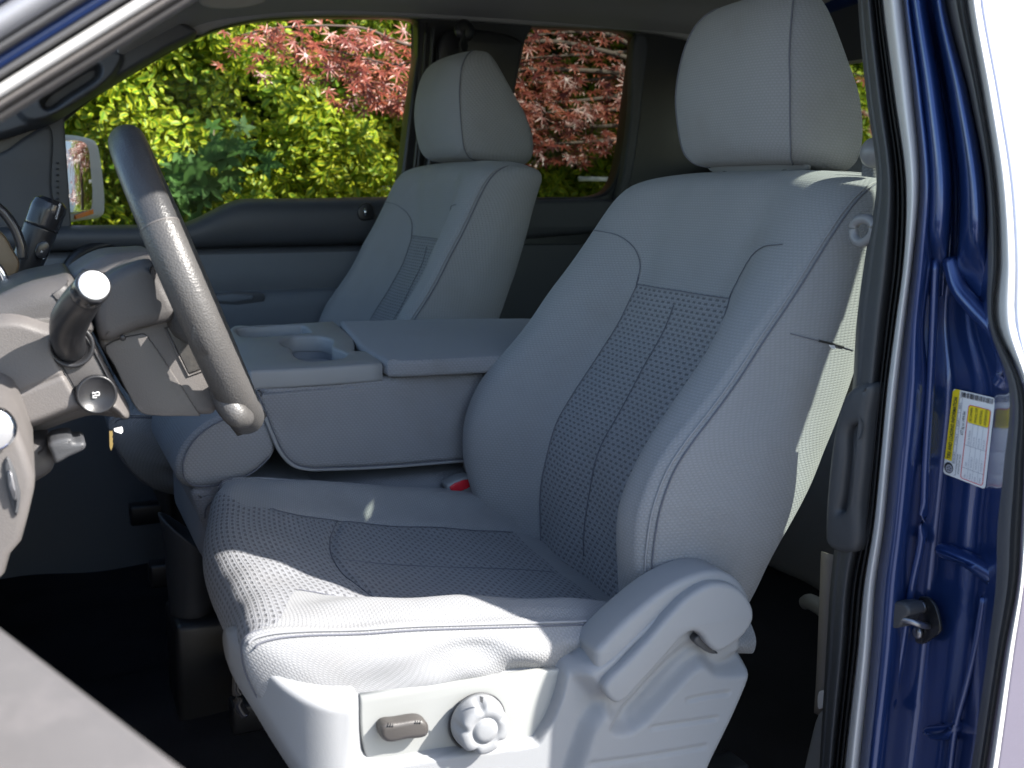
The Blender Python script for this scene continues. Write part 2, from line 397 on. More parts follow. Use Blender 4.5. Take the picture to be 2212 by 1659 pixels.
# ================================================================== SEATS
YC = 1.18
def section_surface(tab, rowp, knots, v, k, kscale=1.0, W0=.25):
    """tab columns: Fx Fz Rx Rz D W ; knots columns: t a b c"""
    R = cr(rowp, tab, v); kn = np.asarray(knots, float); kk = np.linspace(0, 1, len(kn)); C_ = cr(kk, kn, np.abs(k))
    Fx, Fz, Rx, Rz, D, W = [R[:, i][:, None] for i in range(6)]; T = np.hypot(Rx-Fx, Rz-Fz)+1e-6; cs = np.clip(T/.07, 0, 1)
    t = C_[:, 0][None, :]*W/W0; nn = C_[:, 1][None, :]*D+C_[:, 2][None, :]*T+C_[:, 3][None, :]*cs
    return Fx, Fz, Rx, Rz, T, t, nn
def uv_of(V3, j0):
    du = np.linalg.norm(np.diff(V3, axis=1), axis=2); u = np.concatenate([np.zeros((V3.shape[0], 1)), np.cumsum(du, 1)], 1); u -= u[:, j0][:, None]
    dv = np.linalg.norm(np.diff(V3[:, j0], axis=0), axis=1); v = np.concatenate([[0], np.cumsum(dv)]); 
    return np.stack([u, np.repeat(v[:, None], V3.shape[1], 1)], 2).reshape(-1, 2)
def drape(path, PTS, ax, off):
    """path in two world axes -> points on the surface samples, pushed by off"""
    out = []
    A = PTS[:, ax]
    for p in path:
        d = np.hypot(A[:, 0]-p[0], A[:, 1]-p[1]); i = np.argsort(d)[:5]; wt = 1/(d[i]+1e-4); q = (PTS[i]*wt[:, None]).sum(0)/wt.sum()
        q[ax[0]] = p[0]; q[ax[1]] = p[1]; out.append(q+off)
    return out
def dense(a, b, n, knots=()):
    return np.linspace(a, b, n)

BR_ROW = np.array([  # Fx, Fz, Rx, Rz, D, W
 (.590, 1.040, .640, 1.020, .020, .215), (.566, 1.100, .684, 1.095, .045, .235), (.553, 1.150, .708, 1.150, .060, .246), (.550, 1.195, .734, 1.195, .070, .250),
 (.553, 1.233, .755, 1.235, .080, .252), (.568, 1.268, .772, 1.270, .085, .252), (.589, 1.297, .786, 1.300, .082, .252), (.615, 1.326, .797, 1.330, .075, .251),
 (.652, 1.368, .812, 1.372, .065, .250), (.681, 1.405, .824, 1.409, .052, .250), (.712, 1.443, .837, 1.447, .038, .249), (.739, 1.478, .850, 1.482, .024, .248),
 (.763, 1.510, .864, 1.514, .012, .248),
 (.780, 1.530, .874, 1.534, .006, .248), (.795, 1.543, .876, 1.546, .002, .247), (.810, 1.551, .872, 1.553, .0, .245), (.826, 1.5555, .864, 1.5565, .0, .241), (.842, 1.5575, .844, 1.5577, .0, .236)])
BR_K = [(0, -1, 0, 0), (.063, -1, 0, .002), (.120, -.97, 0, 0), (.160, -.50, 0, .007), (.196, -.10, 0, .012), (.228, 0, 0, .009), (.250, 0, 0, -.003),
        (.260, 0, -.22, -.002), (.267, 0, -.58, 0), (.256, 0, -.92, 0), (.225, 0, -1, -.004), (.12, 0, -1, -.012), (0, 0, -1, -.014)]
rp = np.arange(len(BR_ROW), dtype=float)
def br_eval(v, k):
    Fx, Fz, Rx, Rz, T, t, nn = section_surface(BR_ROW, rp, BR_K, v, k)
    front = (np.abs(k)[None, :] < .51); z0 = Fz+0*t
    nn = nn+.0012*np.exp(-((t-.243)/.0045)**2)*front*np.clip(T/.05, 0, 1)
    lo = sstep((1.43-z0)/.02); nn = nn-.003*np.exp(-((t-.120)/.005)**2)*front*lo
    wgt = np.clip(t/.12, 0, 1)*np.clip((.235-t)/.115, 0, 1); t = t+wgt*np.interp(z0, [1.10, 1.25, 1.33, 1.42, 1.47], [.014, .008, .0, -.013, -.013])
    q = -nn
    X = Fx+q/T*(Rx-Fx)*np.clip(T/.02, 0, 1); Z = Fz+q/T*(Rz-Fz)
    topk = sstep((z0-1.49)/.07); Z = Z+topk*.0135*(1-(t/.25)**4)
    # soft dents of a sat-in seat
    X = X+.0022*np.sin(t*38+z0*25)*np.sin(z0*31)*sstep((1.5-z0)/.2)
    Y = np.sign(k)[None, :]*t+YC
    return np.stack([X, Y+0*X, Z], 2)
def fabric_surface(name, V3, mi, parent, mats, j0, flip=False):
    nv_, nk_ = V3.shape[:2]; F = grid_faces(nv_, nk_)
    return mesh(name, V3.reshape(-1, 3), F, mats, parent, mi=mi, uv=uv_of(V3, j0))
def stitch(name, paths, parent, r=.0009, mat=None):
    return mesh(name, *join([tube('', p, r, None, n=6, sm=2, ret=True) for p in paths]), mat or m_thread, parent)

def make_seat(loc, label, full):
    root = thing('front_seat', loc, label, 'car seat', 'front bucket seats')
    # ---- backrest
    v = np.concatenate([np.linspace(0, 14, 230, endpoint=False), np.linspace(14, 17, 50)]); k = np.linspace(-1, 1, 421)
    V3 = br_eval(v, k); Zc = V3[:-1, :-1, 2]; kc = .5*(k[:-1]+k[1:]); tt = V3[:-1, :-1, 1]-YC
    insert = (np.abs(kc)[None, :] < 2/12.) & (Zc < 1.424)
    back = fabric_surface('backrest', V3, insert.ravel().astype(int), root, [m_fab, m_ins], 210)
    FRO = V3[:, np.abs(k) < .5].reshape(-1, 3); FRO = FRO[::3]
    off = np.array([-.0012, 0, .0004]); st = []
    for s in (-1, 1):
        st.append(smooth_path([br_eval([a], np.array([s*2/12.]))[0, 0]+off for a in np.arange(.5, 9.8, .4)], 3))
        pth = smooth_path([(YC+s*a, b) for a, b in ((.107, 1.425), (.112, 1.447), (.130, 1.470), (.160, 1.485), (.195, 1.490), (.238 if s > 0 else .205, 1.491))], 5)
        st.append(drape(pth, FRO, [1, 2], off))
    st.append(drape([(YC+a, 1.424) for a in np.linspace(-.107, .107, 30)], FRO, [1, 2], off))
    st.append([br_eval([a], np.array([.001]))[0, 0]+off for a in np.arange(1, 9.15, .2)])
    stitch('seam', st, back, .0006)
    for s in (-1, 1):
        pp = [br_eval([a], np.array([s*.5]))[0, 0]+np.array([-.0002, s*.0012, 0]) for a in np.concatenate([np.arange(.5, 14, .3), np.linspace(14, 16.6, 10)])]
        stitch('piping', [pp], back, .0009, m_pip)
        pq = [br_eval([a], np.array([s*.518]))[0, 0]+np.array([.000, s*.0012, 0]) for a in np.concatenate([np.arange(.5, 14, .3), np.linspace(14, 16.4, 10)])]
        stitch('seam', [pq], back, .0009)
    if full:   # split for the side airbag, with its tag
        SD = V3[:, (k < -.55) & (k > -.8)].reshape(-1, 3)
        pp = [P(x, y, .914) for x, y in smooth_path([(1715, 722), (1752, 732), (1790, 741), (1830, 752), (1850, 758)], 5)]; on = drape([(p[0], p[2]) for p in pp], SD, [0, 2], np.array([0, -.0006, 0]))
        stitch('airbag_seam', [on], back, .0006); stitch('airbag_opening', [on[7:15]], back, .0013, m_black)
        q_ = on[10]; mesh('airbag_tag', [q_+np.array(d_) for d_ in ((-.004, -.003, -.001), (.004, -.003, -.002), (.006, -.003, -.006), (.0, -.003, -.005))], [(0, 1, 2, 3)], m_white, back)
    # ---- headrest
    HR = np.array([  # Fx Fz Rx Rz D W
     (.844, 1.576, .885, 1.568, 0, .080), (.827, 1.579, .902, 1.568, -.002, .102), (.815, 1.585, .913, 1.573, -.006, .114), (.806, 1.600, .919, 1.590, -.011, .124), (.800, 1.630, .917, 1.622, -.014, .129), (.797, 1.665, .906, 1.660, -.015, .131),
     (.798, 1.695, .893, 1.690, -.014, .127), (.803, 1.725, .879, 1.722, -.012, .121), (.811, 1.748, .869, 1.746, -.009, .113), (.821, 1.763, .863, 1.761, -.006, .102), (.832, 1.7715, .857, 1.7715, -.003, .088), (.8445, 1.775, .8455, 1.775, 0, .066)])
    HK = [(0, -1, 0, 0), (.05, -.95, 0, 0), (.085, -.6, 0, 0), (.108, -.1, 0, -.002), (.120, 0, -.10, -.002), (.127, 0, -.42, 0), (.125, 0, -.80, 0), (.110, 0, -.97, 0), (.06, 0, -1, -.004), (0, 0, -1, -.006)]
    hrp = np.arange(len(HR), dtype=float)
    def he(v, k):
        Fx, Fz, Rx, Rz, T, t, nn = section_surface(HR, hrp, HK, v, k, W0=.127); q = -nn
        q = q-.0015*np.exp(-((np.abs(k)[None, :]-.40)/.012)**2)*np.clip(T/.04, 0, 1)
        X = Fx+q/T*(Rx-Fx)*np.clip(T/.015, 0, 1); Z = Fz+q/T*(Rz-Fz)+.006*(1-(t/.127)**2)*sstep((Fz-1.70)/.07)
        return np.stack([X, np.sign(k)[None, :]*t+YC+0*X, Z+0*X], 2)
    hv = np.concatenate([np.linspace(0, 2, 26, endpoint=False), np.linspace(2, 9, 100, endpoint=False), np.linspace(9, 11, 36)]); hk = np.linspace(-1, 1, 261)
    H3 = he(hv, hk); hd = fabric_surface('headrest', H3, None, root, [m_fab], 130)
    for s in (-1, 1):
        stitch('seam', [[he([a], np.array([s*.405]))[0, 0]+np.array([-.0008, s*.0008, 0]) for a in np.arange(.6, 10.4, .25)]], hd, .0011)
    # soft flap under the headrest and the two posts
    fl = []
    for a, hw in ((0, .098), (.35, .104), (.7, .094), (1, .07)):
        row = []
        for s in np.linspace(-1, 1, 9): row.append((.822+.022*a+.03*s*s*.6, YC+hw*s, 1.586-.018*a+.004*cos(s*3)))
        fl.append(row)
    f2 = [[(p[0]+.045, p[1]*1.0, p[2]-.001) for p in fl[-1]]]
    loft('headrest_flap', fl+f2, m_fab, hd, 4, 4, .004)
    for s in (-1, 1):
        tube('headrest_post', [(.858, YC+s*.062, 1.53), (.862, YC+s*.062, 1.60)], .0065, m_dkgray, root, n=14, sm=1)
        lathe('post_collar', [(.0, .012), (.012, .012), (.014, .009), (.015, 0), (.015, -.006)], (.856, YC+s*.062, 1.566), (0, 0, 1), m_dkgray, root, 20)
    # ---- cushion : columns P(iping) C(entre) B(olster crest) G(round) x,z each
    CU = np.array([
     (.262, 1.020, .252, 1.015, .252, 1.016, .290, 1.050, .236), (.215, 1.040, .206, 1.036, .206, 1.037, .290, 1.060, .244), (.182, 1.072, .176, 1.068, .175, 1.070, .285, 1.070, .250), (.163, 1.106, .160, 1.100, .158, 1.104, .275, 1.066, .254),
     (.152, 1.138, .155, 1.130, .150, 1.140, .280, 1.066, .256), (.152, 1.162, .164, 1.152, .157, 1.163, .288, 1.068, .257), (.168, 1.168, .184, 1.163, .176, 1.172, .300, 1.072, .257), (.200, 1.1660, .212, 1.160, .206, 1.170, .312, 1.078, .257),
     (.250, 1.159, .252, 1.149, .250, 1.168, .328, 1.082, .257), (.300, 1.154, .300, 1.137, .300, 1.165, .345, 1.086, .257), (.360, 1.146, .360, 1.122, .360, 1.158, .385, 1.085, .257), (.430, 1.136, .430, 1.109, .430, 1.146, .440, 1.083, .256),
     (.500, 1.126, .500, 1.097, .500, 1.132, .505, 1.080, .254), (.560, 1.117, .565, 1.084, .565, 1.118, .565, 1.072, .250), (.620, 1.105, .630, 1.066, .630, 1.098, .62, 1.065, .244), (.690, 1.09, .700, 1.05, .700, 1.08, .69, 1.05, .235)])
    #       t     wC   wB   wP  wG
    CK = [(0, 1, 0, 0, 0), (.06, 1, .0, 0, 0), (.110, .97, .03, 0, 0), (.140, .86, .14, 0, 0), (.172, .50, .50, 0, 0), (.205, .06, .94, 0, 0), (.230, 0, .75, .25, 0), (.246, 0, .22, .78, 0), (.2575, 0, 0, 1, 0), (.270, 0, 0, .74, .26), (.2745, 0, 0, .42, .58), (.268, 0, 0, .12, .88), (.250, 0, 0, 0, 1)]
    cp = np.arange(len(CU), dtype=float); ck = np.linspace(0, 1, len(CK)); CKA = np.array(CK)
    def ce(v, k):
        R = cr(cp, CU, v); K = cr(ck, CKA, np.abs(k)); W = R[:, 8][:, None]/.257
        X = sum(R[:, i][:, None]*K[:, j][None, :] for i, j in ((2, 1), (4, 2), (0, 3), (6, 4))); Z = sum(R[:, i][:, None]*K[:, j][None, :] for i, j in ((3, 1), (5, 2), (1, 3), (7, 4)))
        t = K[:, 0][None, :]*W; top = (np.abs(k)[None, :] < .667)
        Z = Z-.0035*np.exp(-((t-.139)/.005)**2)*top*sstep((X-.22)/.05)
        # transverse seam between the nose piece and the sitting piece
        xs = .325+.010*np.sign(k)[None, :]*t/.14-.03*(1-(t/.14)**2); Z = Z-.0045*np.exp(-((X-xs)/.006)**2)*(np.abs(t) < .14)
        Z = Z+.0016*np.sin(X*55+t*30)*np.sin(t*41)*top
        side = sstep((np.abs(k)[None, :]-.69)/.08)*sstep((1.0-np.abs(k)[None, :])/.12)
        wr = .0028*np.sin((X*42+Z*75))*sstep((X-.24)/.1)*sstep((.56-X)/.08)+.0022*np.sin(X*23-Z*160+1)*sstep((X-.2)/.1)+.0022*np.sin(X*95+Z*130)*sstep((X-.3)/.1)
        tf = np.clip(np.sign(k)[None, :]*t/.25, 0, 1); X = X+.060*tf**2*sstep((.40-X)/.20)*sstep((Z-1.0)/.05); Z = Z+.016*tf*(1-.6*tf**3)
        Y = np.sign(k)[None, :]*(t+side*wr)+YC
        return np.stack([X, Y, Z], 2)
    v2 = np.linspace(0, 15, 330); k2 = np.linspace(-1, 1, 461)
    C3 = ce(v2, k2); kc = .5*(k2[:-1]+k2[1:]); X = C3[:-1, :-1, 0]; Y = C3[:-1, :-1, 1]-YC; Z = C3[:-1, :-1, 2]
    ins = (np.abs(Y) < .139) & (np.abs(kc)[None, :] < .5) & (X < .575)
    ins |= (X < .235) & (Z > 1.035) & (np.abs(Y) < .139+.105*sstep((.225-X)/.05)) & (np.abs(kc)[None, :] < .62)
    cush = fabric_surface('seat_cushion', C3, ins.ravel().astype(int), root, [m_fab, m_ins], 230)
    TOP = C3[:, np.abs(k2) < .66].reshape(-1, 3); TOP = TOP[(TOP[:, 2] > 1.03)][::3]; o2 = np.array([0, 0, .0007]); st = []
    for s in (-1, 1):
        st.append(drape([(a, YC+s*.139) for a in np.linspace(.215, .575, 50)], TOP[TOP[:, 0] > .18], [0, 1], o2))
        pp = [ce([a], np.array([s*.667]))[0, 0]+np.array([0, s*.0012, .0004]) for a in np.arange(5, 15, .2)]
        stitch('piping', [pp], cush, .0015, m_pip)
        stitch('seam', [[ce([a], np.array([s*.685]))[0, 0]+np.array([0, s*.0012, 0]) for a in np.arange(5, 15, .2)]], cush, .0009)
        stitch('seam', [[ce([a], np.array([s*.62]))[0, 0]+np.array([-.001, s*.0006, 0]) for a in np.arange(1, 6.2, .2)]], cush, .0010)
    st.append(drape([(.325+.010*a/.14-.03*(1-(a/.14)**2), YC+a) for a in np.linspace(-.139, .139, 40)], TOP[TOP[:, 0] > .18], [0, 1], o2*0))
    st.append(drape([(a, YC+.001) for a in np.linspace(.30, .57, 30)], TOP[TOP[:, 0] > .18], [0, 1], o2*.3))
    stitch('seam', st, cush, .0006)
    # seat frame under the cushion
    box('seat_base', (.24, YC-.20, .93), (.64, YC+.20, 1.05), m_black, root, .02)
    for s in (-1, 1): box('seat_rail', (.20, YC+s*.19-.02, .86), (.72, YC+s*.19+.02, .90), m_black, root, .005)
    return root
drv = make_seat((.42, YC, .86), 'grey cloth driver seat nearest the open door, with sunlit cushion edge and pale side shield', True)

# side shield of the driver seat, its controls and lever
sh_out = [(531, 1480), (545, 1452), (572, 1440), (600, 1455), (640, 1480), (700, 1494), (782, 1494), (960, 1474), (1226, 1437), (1290, 1400), (1345, 1350), (1400, 1300), (1450, 1266), (1500, 1243), (1545, 1234), (1585, 1245), (1606, 1275), (1614, 1330), (1608, 1390), (1615, 1412), (1616, 1445), (1590, 1515), (1535, 1630), (1490, 1720), (1400, 1790), (1000, 1800), (720, 1790), (640, 1700), (585, 1620), (545, 1560)]
panel_px = [(775, 1500), (775, 1500), (1225, 1441), (1225, 1441), (1213, 1500), (1190, 1560), (1163, 1605), (1163, 1605), (960, 1632), (803, 1653), (788, 1640), (778, 1580)]
sh = relief('side_shield', sh_out, .888, [
    (panel_px, .020, .006),
    ([(1215, 1380), (1640, 1180), (1700, 1500), (1500, 1800), (1180, 1800), (1215, 1700), (1262, 1560), (1290, 1510), (1240, 1440)], -.016, .018),
    ([(1290, 1500), (1345, 1400), (1480, 1300), (1560, 1260), (1625, 1340), (1616, 1410), (1545, 1420), (1500, 1385), (1350, 1535), (1320, 1540)], .010, .016),
    ([(1310, 1560), (1350, 1560), (1500, 1420), (1535, 1440), (1620, 1428), (1620, 1400), (1545, 1420), (1500, 1380), (1340, 1530)], .012, .014),
    ([(1468, 1498), (1510, 1489), (1555, 1483)], .003, .0035, 'line'), ([(1390, 1557), (1460, 1547), (1528, 1537)], .003, .0035, 'line'), ([(1260, 1634), (1380, 1618), (1505, 1597)], .003, .0035, 'line'),
    ([(520, 1420), (640, 1470), (770, 1500), (770, 1660), (800, 1800), (500, 1700)], -.010, .03)],
    m_gray, drv, .0022, .014, .045, extra=lambda Q, y, d: y+np.clip(.22-Q[:, 0], 0, 1)**2*14)
cp_ = prism('control_panel', [(779, 1502), (1221, 1444), (1209, 1500), (1187, 1558), (1160, 1602), (960, 1629), (805, 1650), (792, 1638), (781, 1580)], .9015, .01, m_panel, drv, .002, corners=(0, 1, 4), sm=4)
# rotary knob
kc0 = P(1030, 1556, .893)
lob = lambda th: -.5+.5*cos(5*th+.5) if False else (-.20*max(0, cos(5*th+.9))**3)
lathe('lumbar_knob', [(.026, 0), (.0262, .004, .0), (.0258, .008, .4), (.025, .016, 1), (.0238, .020, 1), (.0215, .0225, 1), (.0135, .0225), (.0128, .0215), (.0120, .0215), (.0112, .0235), (.006, .0245), (.001, .0247)], kc0, (0, -1, 0), m_gray, drv, 80, lob)
lathe('knob_bezel', [(.0285, .0), (.0285, .0012), (.027, .0018), (.027, 0)], P(1030, 1558, .899), (0, -1, 0), m_dkgray, drv, 64)
mesh('knob_pointer', [P(1036, 1503, .8705), P(1044, 1506, .8705), P(1043, 1520, .8705), P(1037, 1516, .8705)], [(0, 1, 2, 3)], m_dkgray, drv)
sw = prism('power_seat_switch', [(823, 1577), (832, 1566), (860, 1562), (912, 1556), (926, 1566), (928, 1582), (920, 1594), (880, 1600), (838, 1606), (824, 1594)], .886, .018, plastic('brown_grey_switch', (.055, .050, .047), .45, .2, 900), drv, .0045, sm=4)
for i in range(3):
    for x0 in (838, 897): tube('grip_rib', [P(x0+i*5, 1570-(x0-838)*.12, .8855), P(x0+i*5+.5, 1562-(x0-838)*.12, .889)], .0007, m_black, sw, 6, sm=1)
# recliner lever: a long blade that swells into the knuckle
lev = prism('recliner_lever', [(1306, 1490), (1312, 1474), (1350, 1436), (1400, 1384), (1450, 1326), (1490, 1288), (1540, 1262), (1590, 1268), (1622, 1300), (1630, 1335), (1612, 1370), (1580, 1398), (1552, 1410), (1535, 1398), (1515, 1372), (1500, 1366), (1480, 1375), (1440, 1420), (1390, 1475), (1350, 1516), (1334, 1521), (1316, 1510)], .861, .03, m_gray, drv, .0055, seg=4)
prism('lever_bracket', [(1500, 1385), (1512, 1372), (1540, 1400), (1552, 1412), (1535, 1412)], .872, .01, m_dkgray, drv, .002)
hp = prism('recliner_cover', [(1288, 1408), (1288, 1408), (1340, 1354), (1380, 1318), (1440, 1272), (1500, 1243), (1550, 1234), (1592, 1250), (1620, 1290), (1626, 1330), (1590, 1350), (1540, 1330), (1500, 1345), (1440, 1400), (1380, 1450), (1310, 1490), (1290, 1460)], .874, .05, m_gray, drv, .007, seg=4)
# height adjuster post and wiring under the front edge
tube('adjuster_rod', [P(515, 1385, 1.02), P(513, 1450, 1.02), P(515, 1520, 1.02), P(530, 1545, 1.02)], .005, m_gloss, drv, 10)

# ---- passenger seat: a copy of the driver seat's soft parts and frame
pas = thing('front_seat', (.42-.048, YC+.89, .86+.030), 'grey cloth passenger seat in the shade beside the far door, behind the centre console', 'car seat', 'front bucket seats')
for ch in list(drv.children):
    if ch.name.split('.')[0] in ('backrest', 'headrest', 'seat_cushion', 'seat_base', 'seat_rail', 'headrest_post', 'post_collar'):
        c = ch.copy(); COL.objects.link(c); c.parent = pas
        stretch = None
        if ch.name.split('.')[0] in ('backrest', 'headrest'):      # this seat is a little deeper
            bk_ = ch.name.startswith('backrest')
            def stretch(o, bk_=bk_):
                o.data = o.data.copy(); co = np.empty(len(o.data.vertices)*3); o.data.vertices.foreach_get('co', co); co = co.reshape(-1, 3)
                if bk_: fx = np.interp(co[:, 2]+.86, BR_ROW[:, 1], BR_ROW[:, 0])-.42; dx_ = np.clip(co[:, 0]-fx, 0, 1); wl_ = np.clip((.69-co[:, 2])/.22, 0, 1.15); co[:, 0] += .28*dx_*(1-.3*wl_)+.050*wl_*np.clip(1-dx_/.17, 0, 1)
                else: co[:, 0] += -.012+.36*np.clip(co[:, 0]-.39, 0, 1); co[:, 1] *= 1.05; co[:, 2] -= .006
                o.data.vertices.foreach_set('co', co.ravel()); o.data.update()
            stretch(c)
        for g in ch.children:
            if g.name.startswith('airbag'): continue
            d = g.copy(); COL.objects.link(d); d.parent = c
            if stretch: stretch(d)

# ================================================================== CENTRE CONSOLE and middle seat
def PT(px, py, z, k=.07):
    r = ray(px, py); t = (z-k*1.45-CAM[2])/(r[2]-k*r[1]); return CAM+r*t
def plan_prism(name, px, z, th, mat, parent, holes=(), bev=.004, sm=5, corners=(), label=None):
    o2 = smooth_path(dup_corners(px, corners), sm, True); hs = [smooth_path(h, sm, True) for h in holes]
    V, F = prism_pts([PT(a, b, z) for a, b in o2], (0, 0, -th), [[PT(a, b, z) for a, b in h] for h in hs], proj=(0, 1), bev=bev or 0)
    return mesh(name, V, F, mat, parent, label=label)
def uv_box(o, sc=1.0):
    me = o.data
    if not me.uv_layers: me.uv_layers.new(name='UVMap')
    L = me.uv_layers[0].data
    for p in me.polygons:
        n = p.normal
        for li in p.loop_indices:
            c = me.vertices[me.loops[li].vertex_index].co
            if abs(n.y) >= max(abs(n.x), abs(n.z)): L[li].uv = (c.x, c.z)
            elif abs(n.z) >= abs(n.x): L[li].uv = (c.x, c.y)
            else: L[li].uv = (c.y, c.z)
    return o
con = thing('centre_console', (.45, 1.61, 1.15), 'grey fold down centre console with cup holder tray and padded lid between the two seats', 'console')
m_confab = fabric('console_cloth', (.27, .275, .295))
z0 = 1.302
cs = [(546, 838), (546, 838), (830, 815), (1120, 803), (1120, 803), (1125, 985), (1040, 991), (950, 998), (850, 1006), (720, 1012), (660, 1012), (632, 1003), (606, 975), (585, 930), (566, 880)]
body = prism('console_body', cs, 1.452, .325, m_confab, con, .008, sm=5); uv_box(body)
edge = [(550, 850), (566, 884), (585, 932), (606, 977), (632, 1004), (662, 1013), (720, 1013), (850, 1007), (950, 999), (1040, 992)]
tube('piping', [P(a, b, 1.4535) for a, b in edge], .0028, m_pip, body, 8)
stitch('seam', [smooth_path([P(a+5, b-3, 1.4515) for a, b in edge], 6)], body, .0010)
tray_o = [(497, 708), (560, 703), (640, 698), (722, 693), (722, 693), (766, 731), (766, 731), (766, 757), (766, 757), (800, 759), (818, 766), (826, 784), (826, 784), (700, 793), (560, 800), (535, 800), (515, 770)]
cup = [(607, 738), (622, 729), (655, 726), (700, 728), (718, 736), (717, 748), (735, 757), (748, 764), (742, 771), (725, 775), (700, 778), (670, 779), (648, 775), (634, 765), (630, 753), (615, 747)]
slot = [(510, 712), (516, 708), (640, 702), (655, 703), (670, 717), (655, 720), (530, 727), (519, 724)]
tray = plan_prism('cup_holder_tray', tray_o, 1.314, .026, m_gray, con, [cup, slot], .0045, corners=())
def well(name, px, z, dep, parent, sh=.82):
    o2 = smooth_path(px, 5, True); A = np.array([PT(a, b, z) for a, b in o2]); c = A.mean(0); n = len(A); V = []
    for t_, s_ in ((0, 1), (.25, .985), (.9, sh), (1, sh*.93)): V += [(c[0]+(p[0]-c[0])*s_, c[1]+(p[1]-c[1])*s_, z-.002-dep*t_) for p in A]
    F = [(r*n+i, r*n+(i+1) % n, (r+1)*n+(i+1) % n, (r+1)*n+i) for r in range(3) for i in range(n)]+[tuple(3*n+i for i in range(n))]
    return mesh(name, V, F, m_well_shade, parent)
m_well_shade = plastic('shade_darkened_well_plastic', (.15, .16, .18), .5, .2, 900)  # tray plastic, darkened in its colour for the shade inside the wells
well('cup_well', cup, 1.3135, .060, tray); well('coin_slot', slot, 1.3135, .014, tray)
lid_o = [(734, 693), (734, 693), (900, 689), (1080, 687), (1170, 690), (1200, 704), (1200, 766), (1200, 766), (1070, 770), (838, 778), (833, 776), (784, 747), (772, 735)]
lid = plan_prism('console_lid', lid_o, 1.3195, .024, m_confab, con, (), .006, sm=5); uv_box(lid)
nose = prism('folded_backrest_end', [(545, 880), (480, 897), (432, 925), (396, 962), (379, 1002), (383, 1035), (402, 1053), (438, 1059), (500, 1048), (550, 1026), (588, 992), (600, 960), (590, 900)], 1.456, .31, m_confab, con, .016, seg=5); uv_box(nose)
stitch('seam', [smooth_path([P(a, b, 1.4545) for a, b in [(492, 902), (445, 928), (412, 962), (396, 1003), (400, 1033), (415, 1047), (442, 1051), (500, 1041), (548, 1019), (582, 988)]], 6)], nose, .0011)

mid = thing('middle_seat', (.42, 1.61, .95), 'low grey middle seat cushion under the folded centre console', 'car seat')
ms = box('seat_cushion', (.185, 1.462, 1.045), (.80, 1.775, 1.143), m_confab, mid, .03, 5); uv_box(ms)
ms2 = prism('seat_front', [(415, 1062), (470, 1050), (520, 1055), (700, 1060), (700, 1200), (460, 1180), (440, 1140), (424, 1100)], 1.458, .31, m_confab, mid, .012, seg=4); uv_box(ms2)
stitch('seam', [smooth_path([P(a, b, 1.4565) for a, b in [(442, 1120), (446, 1096), (462, 1082), (492, 1072), (530, 1070)]], 6)], ms2, .0011)
box('seat_base', (.24, 1.50, .80), (.74, 1.74, 1.05), m_black, mid, .01)

bk = thing('seat_belt_buckle', tuple(P(1010, 1080, 1.44)), 'grey seat belt buckle with red release button beside the driver seat', 'seat belt buckle')
prism('housing', [(966, 1052), (970, 1046), (1014, 1029), (1024, 1034), (1030, 1046), (1046, 1090), (1030, 1096), (985, 1086), (974, 1072)], 1.425, .028, m_gray, bk, .003, sm=3)
prism('release_button', [(973, 1052), (1014, 1036), (1022, 1042), (1019, 1050), (985, 1064), (977, 1062)], 1.4225, .01, m_red, bk, .0015, sm=3)
tube('stalk', [P(1035, 1075, 1.445), P(1065, 1090, 1.45), P(1110, 1150, 1.45)], .012, m_dkgray, bk, 12, flat=.6)
prism('stalk_boot', [(1022, 1010), (1045, 992), (1090, 1000), (1120, 1060), (1130, 1140), (1060, 1100), (1040, 1060)], 1.435, .05, m_gray, bk, .008)

# ================================================================== STEERING WHEEL
wt_, wb_ = P(277, 306, 1.18), P(533, 892, 1.18); wc = (wt_+wb_)/2; wv = wt_-wb_; RW = np.linalg.norm(wv)/2; wv /= np.linalg.norm(wv); wu = wc-CAM; wu[2] = 0; wu -= wv*(wu@wv); wu /= np.linalg.norm(wu); wn = np.cross(wv, wu); wn = wn if wn[0] > 0 else -wn
whl = thing('steering_wheel', tuple(wc), 'dark leather steering wheel seen from its edge, lower half in sunlight', 'steering wheel')
def rim_part(name, a0, a1, mat, r=.0168, n=90, parent=None, bumps=True):
    V = []; k = 28
    for i in range(n+1):
        a = a0+(a1-a0)*i/n
        for j in range(k):
            b = 2*pi*j/k; rr = r*(1+.0)
            inn = max(0, -cos(b)); rr += (.0026*max(0, sin(a*30))**1.3*inn if bumps else 0)
            back = max(0, -sin(b)); rr += .0018*back
            c = wc+(wu*sin(a)+wv*cos(a))*(RW+rr*cos(b))+wn*rr*sin(b); V.append(c)
    F = [(i*k+j, i*k+(j+1) % k, (i+1)*k+(j+1) % k, (i+1)*k+j) for i in range(n) for j in range(k)]
    return mesh(name, V, F, mat, parent or whl)
seams = [radians(a) for a in (-62, 62, 132, -132)]
m_leath2 = leather('smooth_leather_top', (.05, .05, .052), .30)
rim_part('rim', radians(-62), radians(62), m_leath2)
rim_part('rim', radians(62), radians(132), m_leath, .0172); rim_part('rim', radians(-132), radians(-62), m_leath, .0172)
rim_part('rim', radians(132), radians(228), m_leath, .0170)
for a in seams: rim_part('rim_seam', a-.004, a+.004, m_taupe, .0176, 2, bumps=False)
